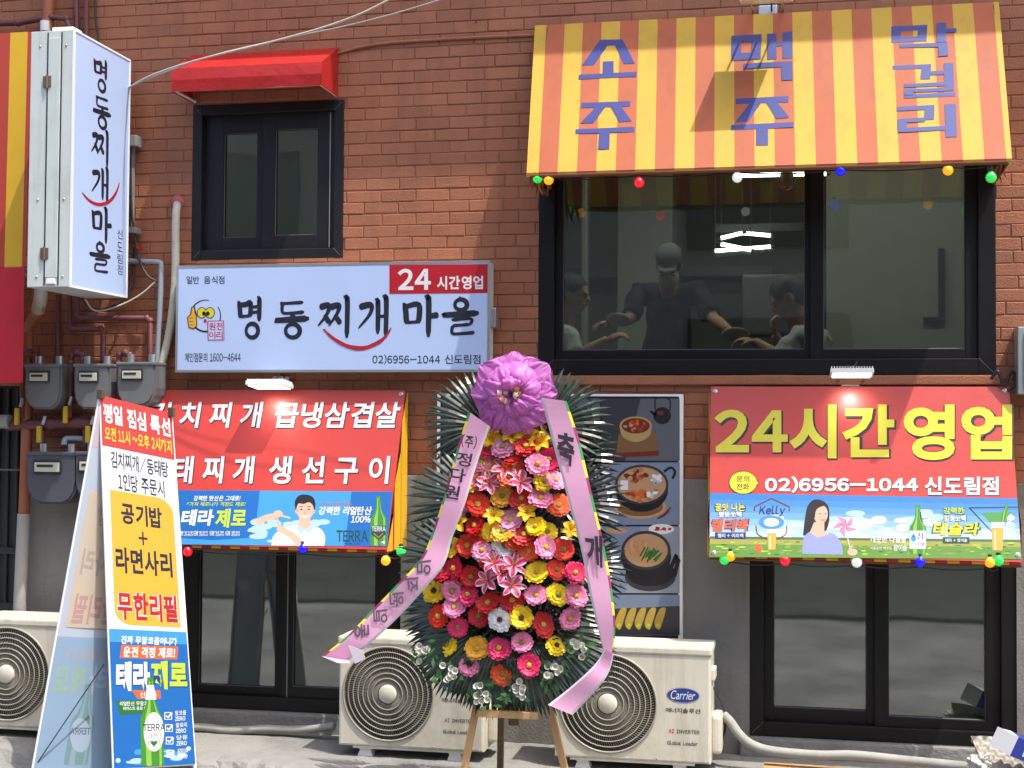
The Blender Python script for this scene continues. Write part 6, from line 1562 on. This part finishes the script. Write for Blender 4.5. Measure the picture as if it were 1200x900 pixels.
# ------------------------------------------------------------------ rubbish at the right end of the pavement and a plank
def rubbish():
    M_pulp = mat('egg_tray_pulp', S(188, 182, 170, .75), .95, var=.10, vscale=20, bump=.5, bscale=120)
    def tray(name, px, py, rot, tilt, label, z):
        o = P(px, py, -.42)
        mb = MB(); N = 40; vs = []
        for i in range(N):
            for j in range(N):
                u, v = i / (N - 1), j / (N - 1)
                vs.append(Vector(((u - .5) * .24, (v - .5) * .24, .016 * sin(u * 4 * 2 * pi) * sin(v * 4 * 2 * pi) + .012 * noise.noise((u * 3, v * 3, px * .1)) + (.012 if i in (0, N - 1) or j in (0, N - 1) else 0))))
        M = Matrix.Translation(o) @ Matrix.Rotation(tilt, 4, 'Y') @ Matrix.Rotation(R(34), 4, 'X') @ Matrix.Rotation(rot, 4, 'Z')
        mb.add([M @ v for v in vs] + [M @ (v + Vector((0, 0, -.004))) for v in vs], [(i * N + j, (i + 1) * N + j, (i + 1) * N + j + 1, i * N + j + 1) for i in range(N - 1) for j in range(N - 1)] + [(N * N + i * N + j, N * N + i * N + j + 1, N * N + (i + 1) * N + j + 1, N * N + (i + 1) * N + j) for i in range(N - 1) for j in range(N - 1)], M_pulp, True)
        b = mb.build(name, None, o); tag(b, label, 'egg tray', 'egg trays at the right end of the pavement')
    tray('egg_tray', 1174, 888, .5, R(20), 'crumpled grey egg tray lying on top, beside the blue carton', 0)
    tray('egg_tray', 1184, 903, .2, R(12), 'grey egg tray underneath, lowest in the rubbish pile', 0)
    mb = MB(); c0 = P(1150, 893, -.5); bm = bmesh.new(); bmesh.ops.create_icosphere(bm, subdivisions=4, radius=.06)
    for v in bm.verts: v.co = v.co * (1 + .9 * noise.noise(v.co * 28) + .4 * noise.noise(v.co * 70)) * .8; v.co.z *= .7
    mb.bm(bm, mat('crumpled_paper', S(206, 204, 198, .8), .8), Matrix.Translation(c0)); tag(mb.build('crumpled_paper', None, c0), 'crumpled white paper at the left foot of the egg trays', 'paper')
    c = P(1196, 876, -.50)
    t = thing('milk_carton', 'blue and white drinks carton lying on the egg trays', 'carton', c)
    M = Matrix.Translation(c) @ Matrix.Rotation(R(24), 4, 'Y') @ Matrix.Rotation(R(18), 4, 'Z')
    M_cb = mat('carton_blue', S(40, 60, 160, .8), .4, var=.05)
    mb = MB(); mb.box((-.055, -.04, -.05), (.15, .04, .05), M_cb, .004, M); mb.build('box', t)
    mb = MB(); v = [M @ Vector(p) for p in ((-.055, -.04, -.05), (-.055, -.04, .05), (-.055, .04, .05), (-.055, .04, -.05), (-.125, -.0, -.05), (-.125, 0, .05), (-.15, 0, -.05), (-.15, 0, .05))]
    mb.add(v, [(0, 1, 5, 4), (3, 4, 5, 2), (0, 4, 3), (1, 2, 5), (4, 5, 7, 6)], mat('carton_white', S(226, 228, 232, .8), .4)); mb.build('spout_end', t)
    mb = MB(); q = [M @ Vector(p) for p in ((.0, -.0415, -.03), (.07, -.0415, -.03), (.07, -.0415, .025), (.0, -.0415, .025))]; mb.add(q, [(0, 1, 2, 3)], MATS['carton_white']); mb.build('printed_panel', t)
    a = on_z(900, 899, .10); mb = MB(); M = Matrix.Translation(a) @ Matrix.Rotation(R(-4), 4, 'Z')
    mb.box((-.02, -.06, -.018), (.75, .06, .012), mat('pale_plank', S(196, 156, 110, .75), .7, var=.15, vscale=5, stretch=(1, 8, 8)), .003, M); tag(mb.build('plank', None, a), 'weathered wooden plank lying on the pavement under the grey hose', 'plank')
    # bits at the corner of the wide window
    mb = MB(); c = P(1176, 449, -.06); mb.tube(smooth_path([c + Vector((-.06, 0, .02)), c + Vector((-.03, -.02, .06)), c + Vector((.0, -.02, -.01)), c + Vector((.04, -.01, .06)), c + Vector((.06, .0, .0)), c + Vector((.02, -.01, -.04))], 6), .009, M_cable_b, 8); tag(mb.build('cable', None, c), 'coil of black cable at the lower right corner of the wide window', 'cable')
    a, b = P(1193, 462, -.14), P(1290, 382, -.14); t = thing('junction_box', 'grey utility box cut by the right edge beside the wide window', 'utility box', ((a.x + b.x) / 2, -.07, a.z))
    mb = MB(); mb.box((a.x, -.14, a.z), (b.x, 0, b.z), M_steel, .006); mb.build('cabinet', t); mb = MB(); mb.box((a.x + .03, -.148, a.z + .03), (b.x - .03, -.139, b.z - .03), M_steel, .004); mb.build('door', t)
rubbish()

# ------------------------------------------------------------------ inside the restaurant
def tube_light(x0, y0, x1, y1, Y, label, housing=True):
    a, b = P(x0, y0, Y), P(x1, y1, Y); t = thing('tube_light', label, 'ceiling light', (a + b) / 2, 'lit tubes in the dining room')
    mb = MB(); mb.tube([a, b], .014, M_tube, 10); mb.build('tube', t)
    mb = MB(); d = (b - a).normalized(); mb.tube([a - d * .03, a + d * .01], .012, M_gask, 10); mb.tube([b - d * .01, b + d * .03], .012, M_gask, 10)
    for p in (a, b): mb.tube([p, Vector((p.x, p.y, 4.59))], .003, M_gask, 5)
    mb.build('holder', t)
tube_light(868, 205.5, 968, 203.5, 1.6, 'long lit tube hanging near the top of the wide window')
tube_light(845, 279, 870, 273, 2.6, 'short lit tube slanting up to the right, upper left of the crossed group')
tube_light(870, 273, 903, 276, 2.7, 'short lit tube at the upper right of the crossed group')
tube_light(845, 286, 880, 293, 2.6, 'short lit tube slanting down to the right in the crossed group')
tube_light(838, 294, 903, 289, 2.9, 'long faint lit tube at the bottom of the crossed group')
for x_, e_ in ((-.9, 9), (.9, 7), (-4.6, 14)):  # added fill lights without fixtures, brightening the room and the diners
    ld = bpy.data.lights.new('room_fill', 'AREA'); ld.energy = e_; ld.shape = 'RECTANGLE'; ld.size = 1.2; ld.size_y = .3; ld.color = (.9, 1, .94)
    lo = bpy.data.objects.new('room_fill', ld); COL.objects.link(lo); lo.location = (x_, 1.0, 4.3)
def hanging_lamp():
    c = P(922, 207, .5); t = thing('hanging_lamp', 'clear bulb in a wire cage hanging inside the wide window', 'lamp', c)
    mb = MB(); mb.tube([c + Vector((0, 0, .07)), Vector((c.x, c.y, 4.59))], .006, M_cable_b, 6); mb.lathe([(.02, .09), (.03, .06), (.03, .03)], M_alu, Matrix.Translation(c), 14); mb.build('holder', t)
    mb = MB(); mb.lathe([(.0005, -.06), (.022, -.05), (.036, -.015), (.032, .02), (.02, .045)], mat('bulb_frost', S(226, 226, 206, .8), .15), Matrix.Translation(c), 14); mb.build('bulb', t)
    mb = MB()
    for k in range(8):
        a = 2 * pi * k / 8; mb.tube([c + Vector((.03 * cos(a), .03 * sin(a), .05)), c + Vector((.052 * cos(a), .052 * sin(a), .0)), c + Vector((.04 * cos(a), .04 * sin(a), -.06)), c + Vector((0, 0, -.08))], .0025, M_alu, 5)
    mb.build('cage', t)
hanging_lamp()

M_skin = mat('skin', S(206, 160, 132, .8), .55, var=.05, vscale=20)
M_hairp = mat('hair', S(24, 22, 22, .8), .6, bump=.5, bscale=90); M_hairg = mat('grey_hair', S(58, 56, 56, .8), .6, bump=.5, bscale=90)
M_blk = mat('black_cloth', S(24, 22, 26, .8), .85, bump=.2, bscale=40); M_wht = mat('white_cloth', S(206, 206, 206, .8), .85, bump=.2, bscale=40); M_trs = mat('dark_trousers', S(52, 52, 60, .8), .85)
def remeshed(name, mb, m, voxel, parent, smooth=3, crumple=0.0):
    o = mb.build('tmp', parent)
    r = o.modifiers.new('r', 'REMESH'); r.mode = 'VOXEL'; r.voxel_size = voxel
    s_ = o.modifiers.new('s', 'SMOOTH'); s_.iterations = smooth; s_.factor = .5
    bpy.context.view_layer.update()
    me = bpy.data.meshes.new_from_object(o.evaluated_get(bpy.context.evaluated_depsgraph_get()))
    bpy.data.objects.remove(o)
    if crumple:
        for v in me.vertices: v.co += v.normal * crumple * (noise.noise(v.co * 11) + .6 * noise.noise(Vector((v.co.x * 26, v.co.y * 26, v.co.z * 15))))
    me.materials.clear(); me.materials.append(m)
    for p in me.polygons: p.use_smooth = True; p.material_index = 0
    n = bpy.data.objects.new(name, me); COL.objects.link(n); n.parent = parent
    return n
def head_shape(mb, c, f, up):
    f = Vector(f).normalized(); up = (Vector(up) - f * Vector(up).dot(f)).normalized(); s_ = f.cross(up)
    M = Matrix((s_, f, up)).transposed().to_4x4(); M.translation = c
    T = lambda p, r, sc: mb.sphere((0, 0, 0), r, M_skin, 16, sc, M @ Matrix.Translation(p))
    T((0, -.01, .025), .1, (.76, .98, .92)); T((0, .03, -.05), .068, (.86, .9, .95)); T((0, .052, -.085), .03, (1.1, .9, .8))
    T((0, .100, -.022), .016, (.85, 1.0, 1.2)); T((0, .088, .002), .012, (.7, 1, 2.0)); T((0, .082, .018), .02, (2.2, .7, .55)); T((0, .088, -.055), .014, (1.8, .8, .55))
    for sx in (-1, 1): T((sx * .078, -.008, -.01), .022, (.42, .8, 1.35)); T((sx * .034, .07, -.028), .02, (1, .8, .9))
    return M
def hand_shape(mb, w, d, nrm, curl=.5, r=.0085):
    d = Vector(d).normalized(); nrm = (Vector(nrm) - d * Vector(nrm).dot(d)).normalized(); s_ = d.cross(nrm)
    M = Matrix((s_, d, nrm)).transposed().to_4x4(); M.translation = w
    mb.sphere((0, 0, 0), .05, M_skin, 12, (.85, 1.0, .38), M @ Matrix.Translation((0, .045, 0)))
    for k, (x, l) in enumerate(((-.030, .066), (-.010, .078), (.011, .072), (.030, .056))):
        p0 = Vector((x * .8, .05, 0)); p1 = Vector((x, .085, .002)); p2 = p1 + Vector((x * .1, l * .5 * cos(curl), -l * .5 * sin(curl))); p3 = p2 + Vector((0, l * .5 * cos(curl * 2), -l * .5 * sin(curl * 2)))
        mb.tube([M @ p for p in (p0, p1, p2, p3)], [r * 1.1, r * 1.1, r, r * .85], M_skin, 8)
    mb.tube([M @ Vector(p) for p in ((-.02, .02, 0), (-.048, .045, -.012), (-.056, .075, -.026))], [.013, .011, .009], M_skin, 8)
def person(label, Y, head, f, chest, hips, arms, shirt, sleeve, hair, seat, cap=None, mask=False, up=(0, 0, 1)):
    hd = Vector(head); ch = Vector(chest); hp = Vector(hips)
    t = thing('person', label, 'person', (hp.x, hp.y, Z_FL))
    b = MB()
    M = head_shape(b, hd, f, up)
    nk = ch + (hd - ch) * .45
    b.tube([ch, nk, hd + M.to_3x3() @ Vector((0, -.02, -.05))], [.075, .058, .056], M_skin, 14)
    across = (Vector(arms[1][0]) - Vector(arms[0][0])).normalized()
    b.tube([hp, hp.lerp(ch, .5), ch], [.13, .13, .12], M_skin, 16)
    for sh, el, wr, hdir, hn, curl in arms:
        b.tube([ch + (Vector(sh) - ch) * .3, sh, Vector(sh).lerp(el, .5), el, Vector(el).lerp(wr, .4), wr], [.07, .055, .048, .040, .040, .028], M_skin, 12)
        hand_shape(b, Vector(wr), hdir, hn, curl)
    fl = Vector((0, 0, Z_FL))
    for sx in (-.1, .1):
        kn = Vector((hp.x + sx, hp.y - (.35 if seat else .02), Z_FL + .47)); ft = Vector((kn.x, kn.y + (.02 if seat else .02), Z_FL + .06))
        b.tube([hp + Vector((sx, 0, 0)), kn, ft], [.085, .06, .042], M_skin, 12); b.sphere(ft + Vector((0, -.06, -.02)), .05, M_skin, 10, (.8, 2, .75))
    remeshed('body', b, M_skin, .0085, t, 2)
    s_ = MB()
    s_.tube([hp + Vector((0, 0, -.02)), hp.lerp(ch, .5), ch, ch + (nk - ch) * .55], [.155, .158, .14, .085], M_blk, 18)
    for sh, el, wr, *_ in arms:
        s_.tube([ch + (Vector(sh) - ch) * .2, sh, Vector(sh).lerp(el, sleeve if sleeve <= 1 else 1)] + ([Vector(el).lerp(wr, sleeve - 1)] if sleeve > 1 else []), [.10, .078, .068] + ([.05] if sleeve > 1 else []), M_blk, 14)
    remeshed('shirt', s_, shirt, .010, t, 3, .016)
    tr = MB()
    for sx in (-.1, .1):
        kn = Vector((hp.x + sx, hp.y - (.35 if seat else .02), Z_FL + .47)); ft = Vector((kn.x, kn.y + .02, Z_FL + .10)); tr.tube([hp + Vector((sx * .6, 0, .02)), kn, ft], [.12, .082, .062], M_trs, 12)
    remeshed('trousers', tr, M_trs, .015, t, 2)
    h_ = MB()
    h_.sphere((0, 0, 0), .107, M_hairp, 18, (.78, .98, .9), M @ Matrix.Translation((0, -.022, .040)))
    h_.sphere((0, 0, 0), .07, M_hairp, 14, (1.02, .8, 1.0), M @ Matrix.Translation((0, -.055, -.01)))
    remeshed('hair', h_, hair, .007, t, 1, .008)
    for sx in (-1, 1):
        e = MB(); e.sphere((0, 0, 0), .011, M_dark, 8, (1.3, .7, .6), M @ Matrix.Translation((sx * .033, .086, -.012))); e.build('eye', t)
        e = MB(); e.sphere((0, 0, 0), .012, M_hairp, 8, (2.0, .6, .4), M @ Matrix.Translation((sx * .033, .090, .012))); e.build('eyebrow', t)
    if cap:
        c_ = MB(); c_.sphere((0, 0, 0), .106, cap, 18, (.80, 1.0, .66), M @ Matrix.Translation((0, -.012, .072))); c_.sphere((0, 0, 0), .08, cap, 14, (.85, .9, .12), M @ Matrix.Translation((0, .085, .045))); remeshed('cap', c_, cap, .009, t, 1)
    if mask:
        m_ = MB(); m_.sphere((0, 0, 0), .07, M_wht, 14, (.95, .9, .85), M @ Matrix.Translation((0, .045, -.055))); remeshed('face_mask', m_, M_wht, .009, t, 1)
    return t
P3 = lambda x, y, Y: P(x, y, Y)
M_capg = mat('grey_cap', S(112, 114, 114, .8), .85)
person('standing person in black shirt, grey cap and white mask handing out dishes', 1.5, P3(784, 312, 1.22), (-.05, -.8, -.62), P3(783, 352, 1.42), P3(783, 470, 1.62),
       [(P3(748, 344, 1.42), P3(738, 374, 1.25), P3(715, 378, 1.05), (-.75, -.5, -.15), (0, 0, 1), .6), (P3(818, 342, 1.42), P3(836, 374, 1.25), P3(853, 386, 1.05), (.75, -.5, -.2), (0, 0, 1), .6)], M_blk, .85, M_hairp, False, M_capg, True, (0, -.6, .8))
person('seated person in white shirt with short dark hair, in profile at the window left edge', .95, P3(672, 345, .95), (.95, -.12, -.15), P3(657, 398, .98), P3(654, 492, 1.05),
       [(P3(663, 396, .80), P3(676, 418, .75), P3(712, 398, .78), (.9, 0, .35), (0, -.4, 1), .7), (P3(645, 398, 1.15), P3(660, 432, 1.1), P3(695, 425, 1.05), (.9, 0, .1), (0, 0, 1), .5)], M_wht, .95, M_hairp, True)
person('seated person in white shirt with grey hair, head bowed and one hand at the face', .95, P3(922, 350, .95), (-.86, -.15, -.45), P3(945, 402, .98), P3(952, 495, 1.05),
       [(P3(938, 396, .78), P3(915, 420, .72), P3(884, 400, .80), (-.95, 0, .12), (0, -.2, 1), .6), (P3(962, 396, 1.16), P3(925, 424, 1.12), P3(908, 392, 1.05), (-.2, -.1, 1), (-.9, -.2, 0), .9)], M_wht, .95, M_hairg, True)
def dish(px, py, Y, r, label):
    c = P(px, py, Y); mb = MB(); mb.lathe([(.0005, 0), (r * .55, 0), (r * .9, .022), (r, .034), (r * .96, .036), (r * .55, .006), (.0005, .005)], mat('melamine', S(216, 214, 196, .8), .3), Matrix.Translation(c) @ Matrix.Rotation(R(-24), 4, 'X'), 24); tag(mb.build('dish', None, c), label, 'dish', 'dishes being handed over')
dish(724, 379, .98, .075, 'white dish between the standing person and the seated person at the left')
dish(862, 397, .98, .085, 'white dish between the standing person and the seated person at the right')
